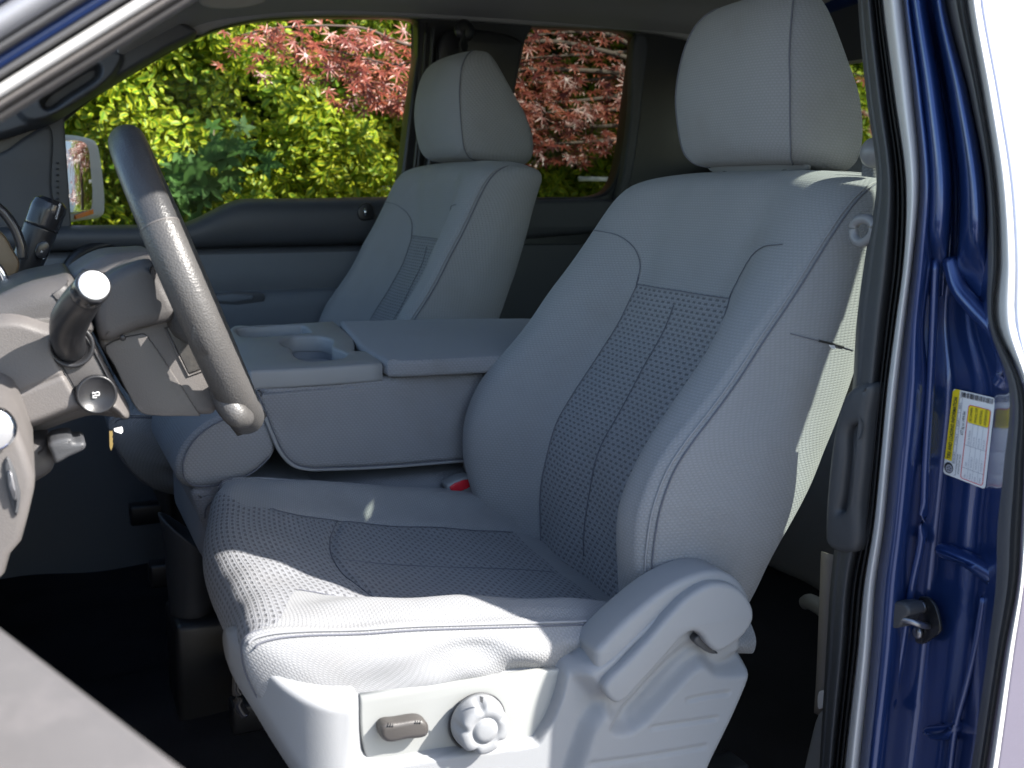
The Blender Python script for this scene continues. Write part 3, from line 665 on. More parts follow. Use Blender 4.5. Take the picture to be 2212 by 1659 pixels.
# spokes with their fat leather roots
for a in (-100, 100, 180):
    a = radians(a); e = (wu*sin(a)+wv*cos(a)); tube('spoke', [wc-wn*.03+e*.05, wc-wn*.012+e*.11, wc+e*.165], [.020, .014, .013], m_leath, whl, 14, flat=1.5)
tube('spoke_root', [P(470, 845, 1.08), P(486, 868, 1.065), P(510, 895, 1.06), P(532, 905, 1.07)], [.008, .0115, .0125, .009], m_leath, whl, 18)
hub_o = [(205, 700), (232, 590), (262, 572), (300, 562), (338, 556), (352, 600), (384, 680), (420, 745), (455, 800), (470, 850), (464, 893), (440, 897), (305, 893), (288, 862), (246, 785)]
hub = prism('hub_side', [(212, 730), (300, 704), (384, 676), (420, 745), (455, 800), (472, 850), (470, 880), (462, 894), (440, 897), (350, 893), (310, 893), (298, 884), (270, 840), (246, 790)], 1.088, .17, m_taupe, whl, .006, sm=3)
prism('lower_cover', [(227, 748), (300, 722), (314, 722), (322, 730), (380, 815), (434, 899), (434, 899), (320, 897), (300, 888), (272, 842), (248, 792)], 1.0855, .01, plastic('scuffed_taupe_plastic', (.095, .088, .085), .45, .4, 700, dirt=((.22, .20, .19), .55)), hub, .0015, sm=3)
tube('switch_frame', [P(357, 708, 1.087), P(382, 762, 1.087), (P(407, 812, 1.087)), P(430, 803, 1.087), P(450, 795, 1.087)], .0011, m_taupe, hub, 8, sm=1)
prism('hub_top_cover', [(206, 690), (222, 612), (262, 580), (338, 560), (352, 604), (386, 684), (300, 712), (222, 738)], 1.070, .21, m_taupe_dk, whl, .010, sm=4, seg=4)
prism('airbag_cover', [(150, 606), (178, 578), (230, 552), (290, 546), (340, 548), (346, 580), (330, 600), (240, 625)], 1.12, .14, m_taupe, whl, .016, sm=4, seg=5)
prism('hub_body', [(210, 705), (240, 610), (335, 580), (380, 690), (460, 820), (455, 885), (310, 885)], 1.13, .14, m_taupe_dk, whl, .01)
prism('switch_blank', [(360, 709), (395, 691), (446, 793), (407, 807)], 1.0855, .004, plastic('dusty_black_plastic', (.05, .048, .046), .35, .3, 700, dirt=((.22, .20, .17), .5)), whl, .001, sm=1)
lathe('screw_hole', [(.0028, 0), (.0028, .001), (.0005, .001)], P(265, 730, 1.0745), (0, -1, 0), m_black, whl, 20)

# ================================================================== STEERING COLUMN
colm = thing('steering_column', (.02, 1.17, 1.40), 'taupe steering column shroud with an oval switch plate, ahead of the wheel', 'steering column')
prism('upper_shroud', [(-90, 680), (-40, 650), (0, 636), (60, 614), (120, 602), (152, 598), (168, 618), (196, 690), (205, 720), (100, 760), (-90, 790)], 1.055, .22, m_taupe_dk, colm, .022, seg=6)
relief('lower_shroud', [(-90, 700), (0, 670), (50, 672), (110, 690), (160, 690), (190, 700), (216, 760), (262, 850), (291, 905), (288, 918), (268, 923), (240, 906), (200, 900), (150, 912), (100, 932), (50, 950), (0, 972), (-90, 990)], 1.040, [
    ([(114, 752), (120, 728), (145, 712), (170, 712), (184, 724), (246, 842), (247, 862), (228, 884), (202, 888), (178, 874), (160, 845)], .009, .006),
    ([(-80, 872), (0, 862), (100, 826), (205, 782)], .002, .003, 'line')], m_taupe, colm, .0018, .015, .06)
prism('lower_shroud_bottom', [(-90, 800), (180, 760), (270, 905), (200, 905), (120, 930), (60, 960), (90, 990), (60, 1040), (20, 1080), (-90, 1100)], 1.10, .17, m_taupe, colm, .02, seg=5)
sp = prism('switch_plate', [(117, 752), (123, 731), (146, 716), (168, 716), (181, 727), (242, 844), (243, 861), (226, 881), (203, 884), (181, 871), (163, 843)], 1.046, .004, m_taupe_dk, colm, .0015, sm=4)
tube('plate_gap', [P(a, b, 1.0455) for a, b in [(115, 752), (121, 730), (145, 714), (169, 714), (183, 726), (244, 843), (245, 862), (227, 883), (203, 886), (179, 873), (161, 844)]], .0011, m_black, colm, 8, closed=True)
pb = P(208, 851, 1.040)
bt = lathe('pedal_button', [(.0175, 0), (.0175, .004), (.0158, .006), (.0150, .0045), (.001, .0042)], pb, (.06, -1, .05), m_black, colm, 48)
ic = [((a-208)*.8+208, (b-851)*.8+851) for a, b in [(200, 846), (206, 848), (211, 845), (217, 846), (217, 853), (211, 854), (207, 853), (200, 856), (199, 850)]]
tube('pedal_symbol', [P(a-1, b+1, 1.034) for a, b in ic], .00055, m_ltext, bt, 6, closed=True, sm=2)
for q in ((202, 859), (205, 859.5), (208, 859)): tube('pedal_symbol', [P(q[0]-3, q[1], 1.034), P(q[0]+1, q[1]-.4, 1.034)], .0005, m_ltext, bt, 6, sm=1)
lathe('stalk_socket', [(.0195, 0), (.0195, .003), (.017, .004), (.0155, .001), (.001, .001)], P(154, 747, 1.046), (.05, -1, .1), m_black, colm, 40)
tube('turn_signal_stalk', [P(152, 752, 1.050), P(146, 722, 1.02), P(152, 690, 1.0), P(172, 655, .975), P(192, 630, .945)], [.0135, .0145, .0160, .0150, .0137], m_black, colm, 28)
ax = P(207, 611, .925)-P(172, 655, .975); ax /= np.linalg.norm(ax)
lathe('stalk_collar', [(.0137, -.004), (.0140, 0), (.0140, .014), (.0132, .016), (.0122, .0165), (.001, .0165)], P(192, 630, .945), ax, m_gloss, colm, 40)
e0 = P(192, 630, .945)+ax*.0168
lathe('stalk_end_cap', [(.0118, 0), (.0118, .0006), (.0112, .001), (.001, .001)], e0, ax, m_silver, colm, 40)
# tilt lever below the shroud
prism('tilt_lever', [(104, 960), (140, 946), (156, 948), (160, 955), (180, 955), (186, 962), (182, 972), (150, 988), (118, 1003), (112, 985)], 1.03, .05, m_dkgray, colm, .004, sm=3)
prism('tilt_lever_boot', [(20, 975), (100, 955), (118, 1000), (112, 1022), (70, 1050), (40, 1062), (0, 1060)], 1.06, .08, m_taupe_dk, colm, .012)
# gear shifter on the far side of the column
gs = thing('gear_shifter', tuple(P(30, 640, 1.33)), 'black column gear shifter lever with towing mode lettering near the far door', 'gear shifter')
tube('lever', [P(22, 660, 1.33), P(46, 600, 1.33), P(74, 530, 1.33), P(90, 488, 1.33)], [.0125, .0150, .0172, .0178], m_black, gs, 24)
tube('grip', [P(89, 492, 1.33), P(104, 452, 1.33), P(110, 438, 1.33), P(113, 430, 1.33)], [.0180, .0185, .0172, .011], m_gloss, gs, 26)
prism('mode_button', [(80, 528), (101, 520), (108, 535), (100, 556), (88, 560), (76, 552)], 1.3105, .008, m_gloss, gs, .0015, sm=2)
def text_mesh(name, txt, size, place, mat, parent, ext=0, bold=0.0, align='LEFT'):
    cu = bpy.data.curves.new(name, 'FONT'); cu.body = txt; cu.size = size; cu.align_x = align; cu.resolution_u = 3; cu.offset = bold
    to = bpy.data.objects.new('tmp', cu); COL.objects.link(to); dg = bpy.context.evaluated_depsgraph_get(); me0 = to.evaluated_get(dg).to_mesh()
    V = [place(v.co.x, v.co.y) for v in me0.vertices]; F = [tuple(p.vertices) for p in me0.polygons]
    to.evaluated_get(dg).to_mesh_clear(); bpy.data.objects.remove(to); bpy.data.curves.remove(cu)
    return V, F
def onpix(p0, dx, dy, Y):   # text frame laid on the plane y=Y : origin pixel, pixel vectors of one unit
    return lambda x, y: P(p0[0]+dx[0]*x+dy[0]*y, p0[1]+dx[1]*x+dy[1]*y, Y)
for nm, tx, sz, o_, ax_, ay_ in (('mode_lettering', 'TOW/HAUL', 7.0, (121, 473), (.30, -.95), (.95, .30)), ('arrow_mark', '\u25C4', 6, (128, 446), (.30, -.95), (.95, .30)), ('plus_mark', '+', 13, (91, 549), (.95, -.3), (-.3, -.95)), ('minus_mark', '-', 13, (96, 562), (.95, -.3), (-.3, -.95))):
    V, F = text_mesh('t', tx, sz, onpix((o_[0]-3, o_[1]), ax_, ay_, 1.3075), m_ltext, gs); mesh(nm, V, F, m_ltext, gs, smooth=False)
ky = thing('ignition_key', tuple(P(240, 932, 1.06)), 'brass key with white tag hanging below the column shroud', 'key')
prism('key_blade', [(236, 931), (243, 931), (244, 940), (242, 944), (244.5, 948), (243, 953), (244.5, 958), (243, 966), (240, 973), (237, 966)], 1.06, .002, m_brass, ky, 0, sm=1)
prism('key_tag', [(246, 926), (264, 922), (266, 932), (262, 937), (248, 932)], 1.06, .001, m_white, ky, 0, sm=1)

# ================================================================== DASHBOARD bits at the left edge
dash = thing('dashboard', (-.10, 1.6, 1.10), 'taupe dashboard end with headlight knob and dimmer, at the left edge', 'dashboard')
prism('end_panel', [(-160, 870), (-60, 872), (0, 886), (24, 900), (38, 922), (60, 980), (76, 1032), (74, 1060), (60, 1120), (46, 1172), (22, 1200), (10, 1242), (-20, 1275), (-160, 1300)], .865, .2, m_taupe, dash, .007, sm=1, seg=4)
lathe('headlight_knob', [(.0165, -.01), (.0165, .006), (.0150, .010), (.012, .011), (.001, .0115)], P(-20, 926, .862), (.25, -1, .1), m_chrome, dash, 36)
prism('dimmer_bezel', [(8, 1008), (14, 988), (22, 993), (44, 1062), (42, 1094), (36, 1116), (28, 1104)], .862, .006, m_dkgray, dash, .002, sm=2)
prism('dimmer_wheel', [(16, 1022), (22, 1016), (36, 1056), (36, 1082), (28, 1078)], .858, .006, m_steel, dash, .0018, sm=2)
box('dash_body', (-.42, 1.30, .98), (-.075, 2.33, 1.405), m_dkgray, dash, .05, 5)
box('dash_lower', (-.35, .90, .90), (-.06, 1.30, 1.30), m_taupe_dk, dash, .03, 4)
clu = thing('instrument_cluster', tuple(P(-20, 560, 1.25)), 'instrument cluster edge with silver arc bezel at the far left', 'instrument cluster')
tube('bezel', [P(-40, 430, 1.25), P(0, 452, 1.25), P(28, 486, 1.25), P(45, 528, 1.25), P(50, 560, 1.25)], .005, m_gloss, clu, 12)
tube('silver_ring', [P(-40, 556, 1.22), P(-8, 574, 1.22), P(8, 598, 1.22), P(14, 625, 1.22), P(8, 650, 1.22)], .004, m_chrome, clu, 12)
prism('trim_plate', [(-60, 480), (0, 500), (30, 545), (42, 570), (30, 602), (10, 600), (-60, 560)], 1.27, .02, plastic('bronze_trim', (.16, .11, .06), .4, .1), clu, .003)

# ================================================================== TRUCK BODY
trk = thing('pickup_truck', (.6, 1.6, 0), 'blue pickup truck cab with its driver door standing open', 'pickup truck')
YG = 2.44                                             # far side glass plane
win = [(133, 268), (133, 268), (141, 488), (141, 488), (400, 488), (440, 479), (490, 452), (540, 437), (600, 434), (862, 431), (862, 431), (884, 250), (906, 58), (900, 44), (882, 39), (760, 36), (640, 38), (545, 46), (465, 66), (400, 95), (300, 152), (200, 214)]
win_s = smooth_path(win, 5, True)
# far door: frame plate with the window opening, then the trim below as a swept profile
def far_plate(name, outer, hole, Y, th, mat, parent, bev=.006, label=None):
    V, F = prism_pts([P(a, b, Y) for a, b in outer], (0, th, 0), [[P(a, b, Y) for a, b in hole]] if hole is not None else [], bev=bev)
    return mesh(name, V, F, mat, parent, label=label)
far_plate('door_frame', [(-260, 620), (-260, 120), (300, -60), (700, -140), (912, -140), (905, 620)], win_s, 2.425, .05, m_black, trk, .007)
box('window_pillar', P(104, 520, 2.41), P(133, 200, 2.45), m_dkgray, trk, .004)
prism('corner_trim', [(-200, 360), (0, 330), (60, 292), (108, 272), (112, 400), (116, 514), (-200, 516)], 2.405, .03, m_trim, trk, .008)
for i in range(9): tube('defroster_rib', [P(121, 352+i*13, 2.405), P(127, 352+i*13, 2.405)], .002, m_black, trk, 6, sm=1)
xs_ = np.linspace(-.95, .92, 90)
zb = 1.474+.050*sstep((xs_-.285)/.15)+.003*sstep((xs_-.5)/.3)
prof = [(2.445, 0, 1), (2.425, .004, 1), (2.405, .002, 1), (2.385, -.006, 1), (2.375, -.020, 1), (2.372, -.045, .95), (2.376, -.070, .7), (2.385, -.086, .4), (2.402, -.094, .2), (2.420, -.099, .0)]
zl = 1.424
V = []; 
PR = cr(np.arange(len(prof)), np.array(prof), np.linspace(0, len(prof)-1, 46))
for x, z in zip(xs_, zb):
    for (y, dz, k) in PR:
        zz = 1.524+dz; zz = zl+(zz-zl)*(z-zl)/(1.524-zl); V.append((x, y, zz))
dtrim = mesh('door_upper_trim', V, grid_faces(len(xs_), 46), m_trim, trk)
low = [(2.425, 1.426), (2.412, 1.424), (2.404, 1.420), (2.402, 1.412), (2.401, 1.375), (2.401, 1.337), (2.404, 1.3345), (2.404, 1.3335), (2.392, 1.333), (2.370, 1.331), (2.362, 1.322), (2.360, 1.300), (2.362, 1.270), (2.372, 1.20), (2.38, 1.05), (2.40, .70)]
V = [(x, y, z) for x in xs_ for (y, z) in low]; L_ = len(low)
mi = [0 if j in (0, 1, 2) else (1) for i in range(len(xs_)-1) for j in range(L_-1)]
dlow = mesh('door_lower_panel', V, grid_faces(len(xs_), L_), [m_trim, m_doorins], trk, mi=mi)
prism('pull_pocket', [(462, 636), (566, 633), (572, 637), (572, 648), (564, 652), (462, 655)], 2.3595, .004, m_trim, trk, .0015, sm=2)
prism('pull_pocket_lip', [(462, 641), (545, 638), (548, 642), (545, 647), (462, 650)], 2.356, .006, m_doorins, trk, .002, sm=2)
# front curve of the door trim, ahead of the insert
tube('door_trim_curve', [P(128, 640, 2.36), P(140, 590, 2.36), (P(170, 552, 2.37)), P(220, 530, 2.385), P(300, 522, 2.395), P(400, 520, 2.40)], .012, m_black, trk, 10)
tube('door_trim_curve', [P(150, 660, 2.34), P(165, 600, 2.34), (P(200, 570, 2.35)), P(250, 556, 2.36), P(330, 552, 2.37)], .010, m_trim, trk, 10)
lk = prism('lock_recess', [(774, 452), (790, 438), (802, 441), (808, 458), (808, 470), (796, 476), (778, 474)], 2.366, .01, m_black, trk, .003)
tube('lock_pin', [P(789, 466, 2.360), P(790, 450, 2.360)], .0035, m_chrome, trk, 10, sm=1)
pane = [P(a, b, 2.452) for a, b in ((90, 500), (90, 180), (420, 20), (920, 15), (900, 500))]
mesh('window_glass', pane, [tuple(range(len(pane)))], m_glass, trk, smooth=False)
V, F = join([text_mesh('t', 'Tempered', 4.2, onpix((826, 410), (-1 if False else 1, 0), (0, -1), 2.449), None, None), text_mesh('t', 'AS2  M34', 4.2, onpix((826, 404), (1, 0), (0, -1), 2.449), None, None)])
mesh('glass_marking', V, F, m_ltext, trk, smooth=False)
# far pillars, rear side window, headliner
far_plate('rear_side_panel', [(895, 640), (908, -140), (1700, -140), (1700, 700)], smooth_path([(1151, 58), (1151, 58), (1260, 62), (1352, 68), (1372, 78), (1374, 100), (1362, 200), (1347, 320), (1332, 384), (1314, 412), (1285, 424), (1220, 426), (1100, 428), (1100, 428), (1085, 420), (1095, 300), (1112, 200), (1130, 118), (1136, 90)], 5, True), 2.42, .05, m_black, trk, .008)
rp_ = [P(a, b, 2.462) for a, b in ((1060, 450), (1090, 30), (1400, 40), (1360, 450))]; mesh('rear_side_glass', rp_, [(0, 1, 2, 3)], m_tint, trk, smooth=False)
prism('rear_trim_ledge', [(900, 440), (1060, 434), (1200, 431), (1310, 430), (1370, 440), (1600, 470), (1600, 520), (1380, 500), (900, 510)], 2.395, .04, m_trim, trk, .012)
prism('rear_trim_lower', [(880, 528), (1700, 528), (1700, 1700), (880, 1700)], 2.385, .03, m_trim, trk, .004, sm=1)
tube('pillar_moulding', [P(936, 60, 2.40), P(925, 200, 2.40), P(905, 330, 2.40), P(896, 440, 2.40)], .007, m_dkgray, trk, 10, flat=.5)
tube('pillar_moulding', [P(922, 50, 2.40), P(912, 200, 2.40), P(890, 420, 2.40)], .004, m_black, trk, 8)
prism('pillar_cover', [(960, 70), (1080, 70), (1130, 90), (1128, 120), (1108, 240), (1090, 440), (930, 440), (950, 200)], 2.385, .03, m_black, trk, .01)
prism('rear_pillar_trim', [(1378, 76), (1396, 80), (1390, 200), (1366, 380), (1352, 420), (1335, 430), (1345, 390), (1364, 250)], 2.39, .03, m_trim, trk, .006)
bd = thing('passenger_seat_belt', tuple(P(1020, 90, 2.36)), 'dark seat belt webbing hanging from the far pillar behind the passenger seat', 'seat belt')
tube('webbing', [P(1003, 66, 2.34), P(1000, 160, 2.34), P(985, 300, 2.32), P(975, 420, 2.30)], .020, m_rub, bd, 12, flat=.12)
lathe('guide', [(.02, -.004), (.024, 0), (.02, .006), (.01, .008)], P(1003, 66, 2.345), (0, -1, 0), m_black, bd, 24)
# headliner : a lofted shell
edge_px = [(-200, 330), (60, 245), (250, 150), (430, 58), (545, 38), (700, 28), (900, 34), (1150, 50), (1380, 68), (1700, 100)]
rows = []
for a, b in edge_px:
    e = P(a, b, 2.415); x = e[0]; z = e[2]; zt = min(z+.10, 2.0)
    rows.append([(x, 2.42, z), (x, 2.36, z+.018), (x, 2.28, z+.052), (x, 2.15, zt-.015), (x, 1.9, zt), (x, 1.6, zt+.005), (x, 1.3, zt), (x, 1.05, zt-.02), (x, .90, zt-.06), (x, .83, z+.035)])
rows[0] = [(p[0], p[1], max(p[2], 1.70)) for p in rows[0]]
rows = [[np.array(q) for q in r] for r in rows if True]
rows = rows[2:]
loft('headliner', rows, m_head, trk, 6, 4, .006)
e = edge_px
relief('far_windshield_pillar', [(-200, 320), (-100, 305), (0, 300), (60, 282), (110, 266), (136, 252), (200, 210), (300, 148), (360, 112), (432, 68), (372, 28), (372, 28), (200, 100), (0, 200), (-200, 260)], 2.355, [
    ([(60, 262), (30, 215), (120, 150), (210, 110), (262, 120), (240, 168), (150, 236)], -.020, .012), ([(92, 226), (98, 208), (150, 170), (200, 142), (214, 148), (210, 166), (150, 208), (104, 236)], .050, .012)], m_trim, trk, .0022, .014, .05)
prism('headliner_edge', [(362, 28), (430, 72), (465, 60), (545, 41), (640, 33), (760, 31), (905, 37), (1100, 50), (1380, 66), (1700, 100), (1700, -60), (362, -60)], 2.40, .04, m_head, trk, .008)
hk = prism('coat_hook', [(1308, 16), (1316, 4), (1332, 2), (1340, 12), (1334, 28), (1322, 32), (1310, 30)], 2.37, .03, m_dkgray, trk, .006)
prism('visor', [(432, -60), (432, 4), (446, 14), (500, 19), (548, 12), (575, 0), (580, -60)], 2.20, .015, m_visor, trk, .006)
# hood, cowl, windshield and the lower ends of its pillars
box('hood', (-2.1, .84, .95), (-.86, 2.42, 1.37), m_paint, trk, .06, 6); box('cowl', (-.88, .84, 1.30), (-.74, 2.42, 1.40), m_black, trk, .02)
tube('pillar_root', [P(-160, 332, 2.38), (-.40, 2.38, 1.60), (-.84, 2.36, 1.38)], .045, m_trim, trk, 12)
tube('header_rail', [(.34, .80, 1.97), (.36, 1.6, 2.02), (.34, 2.40, 1.97)], .03, m_head, trk, 12)
mesh('windshield', [(-.80, .86, 1.39), (-.80, 2.38, 1.39), (.33, 2.34, 1.985), (.33, .84, 1.985)], [(0, 1, 2, 3)], m_glass, trk, smooth=False)
# rear wall, floor, firewall, roof skin
far = 1.78
bm_w = [(far, .80, .80), (far, .80, 2.0), (far, 2.5, 2.0), (far, 2.5, .80)]; hol = [(far, 1.05, 1.55), (far, 1.05, 1.84), (far, 2.2, 1.84), (far, 2.2, 1.55)]
V, F = prism_pts(bm_w, (.05, 0, 0), [hol], proj=(1, 2)); mesh('rear_wall', V, F, m_trim, trk, smooth=False)
mesh('rear_glass', [(1.80, 1.03, 1.53), (1.80, 1.03, 1.86), (1.80, 2.22, 1.86), (1.80, 2.22, 1.53)], [(0, 1, 2, 3)], m_tint, trk, smooth=False)
box('roof_skin', (-.05, .82, 2.03), (1.84, 2.46, 2.05), m_paint, trk, .01)
box('floor_pan', (-.75, .80, .70), (1.84, 2.44, .74), m_black, trk, .004)
box('firewall', (-.80, .80, .72), (-.76, 2.44, 1.42), m_black, trk, .004)
rb = box('rear_bench', (1.30, .98, .80), (1.74, 2.38, 1.12), m_confab, trk, .04, 4); uv_box(rb)
rb = box('rear_bench', (1.58, .98, 1.10), (1.75, 2.38, 1.62), m_confab, trk, .04, 4, label='upright back of the rear bench'); uv_box(rb)
for x in (1.78,): tube('roof_bow', [(x*.0+(.34 if x < 0 else x), .86, 1.97), (x*.0+(.34 if x < 0 else x), 1.6, 2.02), (x*.0+(.34 if x < 0 else x), 2.42, 1.97)], .03, m_paint, trk, 10)
# floor carpet : height field with tunnel, mat and creases
gx, gy = np.meshgrid(np.linspace(-.75, 1.8, 170), np.linspace(.80, 2.42, 120), indexing='ij')
zz = .76+.05*np.exp(-((gy-1.61)/.17)**4)+.004*np.sin(gx*23+gy*9)+.003*np.sin(gy*37-gx*11)+.30*sstep((-.25-gx)/.45)
mesh('carpet', np.stack([gx, gy, zz], 2).reshape(-1, 3), grid_faces(170, 120), m_carpet, trk)
m_mat = carpet('floor_mat_pile', (.034, .034, .04))
gx, gy = np.meshgrid(np.linspace(-.42, .16, 60), np.linspace(.90, 1.42, 60), indexing='ij')
zz = .785+.004*np.sin(gx*31)*np.sin(gy*17)+.26*sstep((-.20-gx)/.40)
fm = thing('floor_mat', (-.1, 1.16, .78), 'black pile floor mat in the driver footwell', 'floor mat')
mesh('mat', np.stack([gx, gy, zz], 2).reshape(-1, 3), grid_faces(60, 60), m_mat, fm)
# floor cup holder ahead of the middle seat
fc = thing('floor_cup_holder', tuple(P(430, 1300, 1.60)), 'dark plastic floor cup holder in front of the middle seat', 'cup holder')
c0 = P(452, 1225, 1.60)
def oval(r, h): return [(c0[0]+.78*r[0]*cos(a)-.028, c0[1]+.8*r[1]*sin(a), c0[2]+h+(.035*cos(a+pi) if h > .0 else 0)) for a in np.linspace(0, 2*pi, 48, endpoint=False)]
V = []; 
lays = [((.036, .050), -.085), ((.040, .052), -.05), ((.044, .055), .03), ((.050, .060), .050), ((.050, .060), .054), ((.044, .054), .052), ((.040, .050), .03), ((.034, .045), -.05)]
for r, h in lays: V += oval(r, h)
F = [(i*48+k, i*48+(k+1) % 48, (i+1)*48+(k+1) % 48, (i+1)*48+k) for i in range(len(lays)-1) for k in range(48)]+[tuple(range(48)), tuple((len(lays)-1)*48+k for k in range(48))]
mesh('cup_tub', V, F, m_dkgray, fc)
box('pedestal', (c0[0]-.06, c0[1]-.06, .78), (c0[0]+.03, c0[1]+.06, c0[2]-.06), m_black, fc, .01)

# ---- driver side: windshield pillar, roof rail, pillar trim, painted jamb
def band(name, L, R, Y, bul, mat, n=10, ext=0, parent=None):
    """strip between two pixel lines on plane y=Y with a rounded section"""
    A = smooth_path([P(a, b, Y) for a, b in L], 6); B = smooth_path([P(a, b, Y) for a, b in R], 6); V = []
    for p, q in zip(A, B):
        for j in range(n+1):
            s = j/n; V.append(p+(q-p)*s+np.array([0, -bul*sin(pi*s)**.7+.02*(s in (0, 1)), 0]))
    return mesh(name, V, grid_faces(len(A), n+1), mat, parent or trk)
def ln(b, x0=-900, x1=760):
    k = -.623; return [(x, b+k*x-.00003*max(0, x)*max(0, x)*0) for x in np.linspace(x0, x1, 6)]
for nm, y0, y1, Y, bul, mt in (('windshield_pillar_trim', 262, 236, .690, .004, m_taupe_dk), ('pillar_seal', 238, 212, .682, .006, m_taupe), ('pillar_seal', 213, 178, .675, .006, m_cream), ('pillar_channel', 180, 166, .682, .002, m_rub),
                              ('pillar_seal', 168, 150, .670, .004, m_rubg), ('painted_pillar', 152, 112, .680, .003, m_paint), ('outer_pillar', 114, 84, .668, .005, m_rubg), ('outer_pillar', 86, 10, .660, .012, plastic('pillar_cladding', (.26, .265, .29), .4, .1)), ('outer_pillar', 12, -60, .655, .010, m_paint)):
    band(nm, ln(y0), ln(y1), Y, bul, mt)
# roof rail above the opening, out of frame but it casts the shade
tube('roof_rail', [(.20, .69, 1.80), (.30, .73, 1.87), (.45, .77, 1.95), (.65, .80, 1.99), (.95, .81, 1.99), (1.8, .81, 1.98)], .038, m_paint, trk, 14)
box('roof_edge', (.30, .80, 1.975), (1.84, .92, 2.035), m_head, trk, .01)

YS = [-120, 0, 205, 400, 560, 700, 830, 1010, 1150, 1250, 1400, 1659, 1850]
def bl(*v): return list(v)
B_in = bl(1850, 1853, 1871, 1893, 1868, 1850, 1842, 1820, 1806, 1795, 1785, 1770, 1760)
B_t = bl(1880, 1888, 1912, 1935, 1930, 1914, 1899, 1880, 1864, 1843, 1830, 1803, 1790)
B_s = bl(1894, 1902, 1928, 1954, 1950, 1932, 1915, 1898, 1883, 1866, 1851, 1822, 1806)
B_c = bl(1940, 1950, 1972, 1986, 1972, 1955, 1940, 1922, 1908, 1893, 1882, 1856, 1838)
B_b = bl(2030, 2043, 2094, 2130, 2134, 2136, 2178, 2168, 2154, 2152, 2134, 2098, 2070)
B_k = bl(2072, 2085, 2120, 2148, 2156, 2150, 2208, 2212, 2206, 2200, 2172, 2131, 2100)
B_l = bl(2104, 2116, 2152, 2182, 2192, 2194, 2226, 2226, 2220, 2212, 2190, 2155, 2125)
B_o = bl(2500, 2500, 2500, 2500, 2500, 2500, 2500, 2500, 2500, 2500, 2500, 2500, 2500)
def xstrip(name, Lc, Rc, prof, mat, parent=None, n=None, rows=None):
    """strip on planes x=const; prof: list of (s, X) across"""
    ys = np.linspace(YS[0], YS[-1], 120) if rows is None else np.linspace(*rows); l = cr(YS, Lc, ys)[:, 0]; r = cr(YS, Rc, ys)[:, 0]; V = []
    s_ = np.linspace(0, 1, 22 if n is None else n); X = cr([p[0] for p in prof], [p[1] for p in prof], s_)[:, 0]
    for y, a, b in zip(ys, l, r):
        for s, x in zip(s_, X): V.append(PX(a+(b-a)*s, y, x))
    return mesh(name, V, grid_faces(len(ys), len(s_)), mat, parent or trk)
xstrip('pillar_trim', B_in, B_t, [(0, .806), (.06, .795), (.3, .787), (.8, .785), (1, .80)], m_dkgray)
mid_ = lambda A, B, f: [a+(b-a)*f for a, b in zip(A, B)]
xstrip('door_seal', B_t, mid_(B_t, B_s, .5), [(0, .80), (.5, .786), (1, .80)], m_rub)
xstrip('door_seal', mid_(B_t, B_s, .5), B_s, [(0, .80), (.5, .782), (1, .80)], m_rub)
xstrip('pale_jamb_strip', B_s, B_c, [(0, .80), (.15, .785), (.85, .782), (1, .792)], m_cream)
bj = xstrip('blue_jamb', B_c, B_b, [(0, .79), (.08, .779), (.18, .786), (.30, .812), (.36, .822), (.44, .832), (.70, .834), (.86, .832), (.94, .818), (1, .800)], m_paint, n=60)
xstrip('outer_seal', B_b, B_k, [(0, .80), (.3, .790), (.7, .790), (1, .80)], m_rubg)
xstrip('outer_seal_lip', mid_(B_b, B_k, .5), mid_(B_b, B_k, .98), [(0, .789), (.5, .784), (1, .789)], m_rub)
xstrip('bright_edge', B_k, B_l, [(0, .80), (.5, .783), (1, .79)], m_cream)
# small rear door: outer shell with its window opening, going aft from the jamb
zz_ = np.linspace(.60, 2.02, 110); yq = np.linspace(-400, 2300, 400); Lq = np.array([PX(float(cr(YS, B_l, min(max(y, -120), 1850))[0, 0]), y, .79) for y in yq])
ye = np.interp(zz_, Lq[::-1, 2], Lq[::-1, 1]); xe = .79*JS; xg = np.concatenate([[xe, xe+.003, xe+.01], np.linspace(.775, 1.84, 94)])
belly = -.004*sstep((1.47-zz_)/.10)
V = []
for x in xg:
    for z, y, q in zip(zz_, ye, belly): V.append((x, y-(q+.004)*sqrt(min(1, (x-xe)/.02)), z))
wpoly = smooth_path([(.972, 1.495), (.972, 1.495), (1.62, 1.50), (1.62, 1.50), (1.58, 1.93), (1.52, 1.96), (1.20, 1.95), (1.09, 1.87), (1.02, 1.76), (.995, 1.64)], 4, True)
Fq = grid_faces(len(xg), len(zz_)); V = np.array(V); cen = np.array([V[list(f)].mean(0)[[0, 2]] for f in Fq]); inn = seg_dist(cen, wpoly) < 0
edge_ = set(np.array([f for f, i in zip(Fq, inn) if i]).ravel()) & set(np.array([f for f, i in zip(Fq, inn) if not i]).ravel()); W2 = np.roll(wpoly, -1, 0)
for i in edge_:                                   # pull the rim of the opening onto its outline
    p = V[i][[0, 2]]; e_ = W2-wpoly; t_q = np.clip(((p-wpoly)*e_).sum(1)/((e_**2).sum(1)+1e-12), 0, 1); c_q = wpoly+e_*t_q[:, None]; b_q = c_q[np.argmin(np.linalg.norm(c_q-p, axis=1))]; V[i][0] = b_q[0]; V[i][2] = b_q[1]
m_skin_reflect = paint('blue_skin_painted_reflection', (.17, .155, .21), .35, .3)  # lower blue skin: its lavender reflection is painted into the colour
kept = [f for f, i in zip(Fq, inn) if not i]
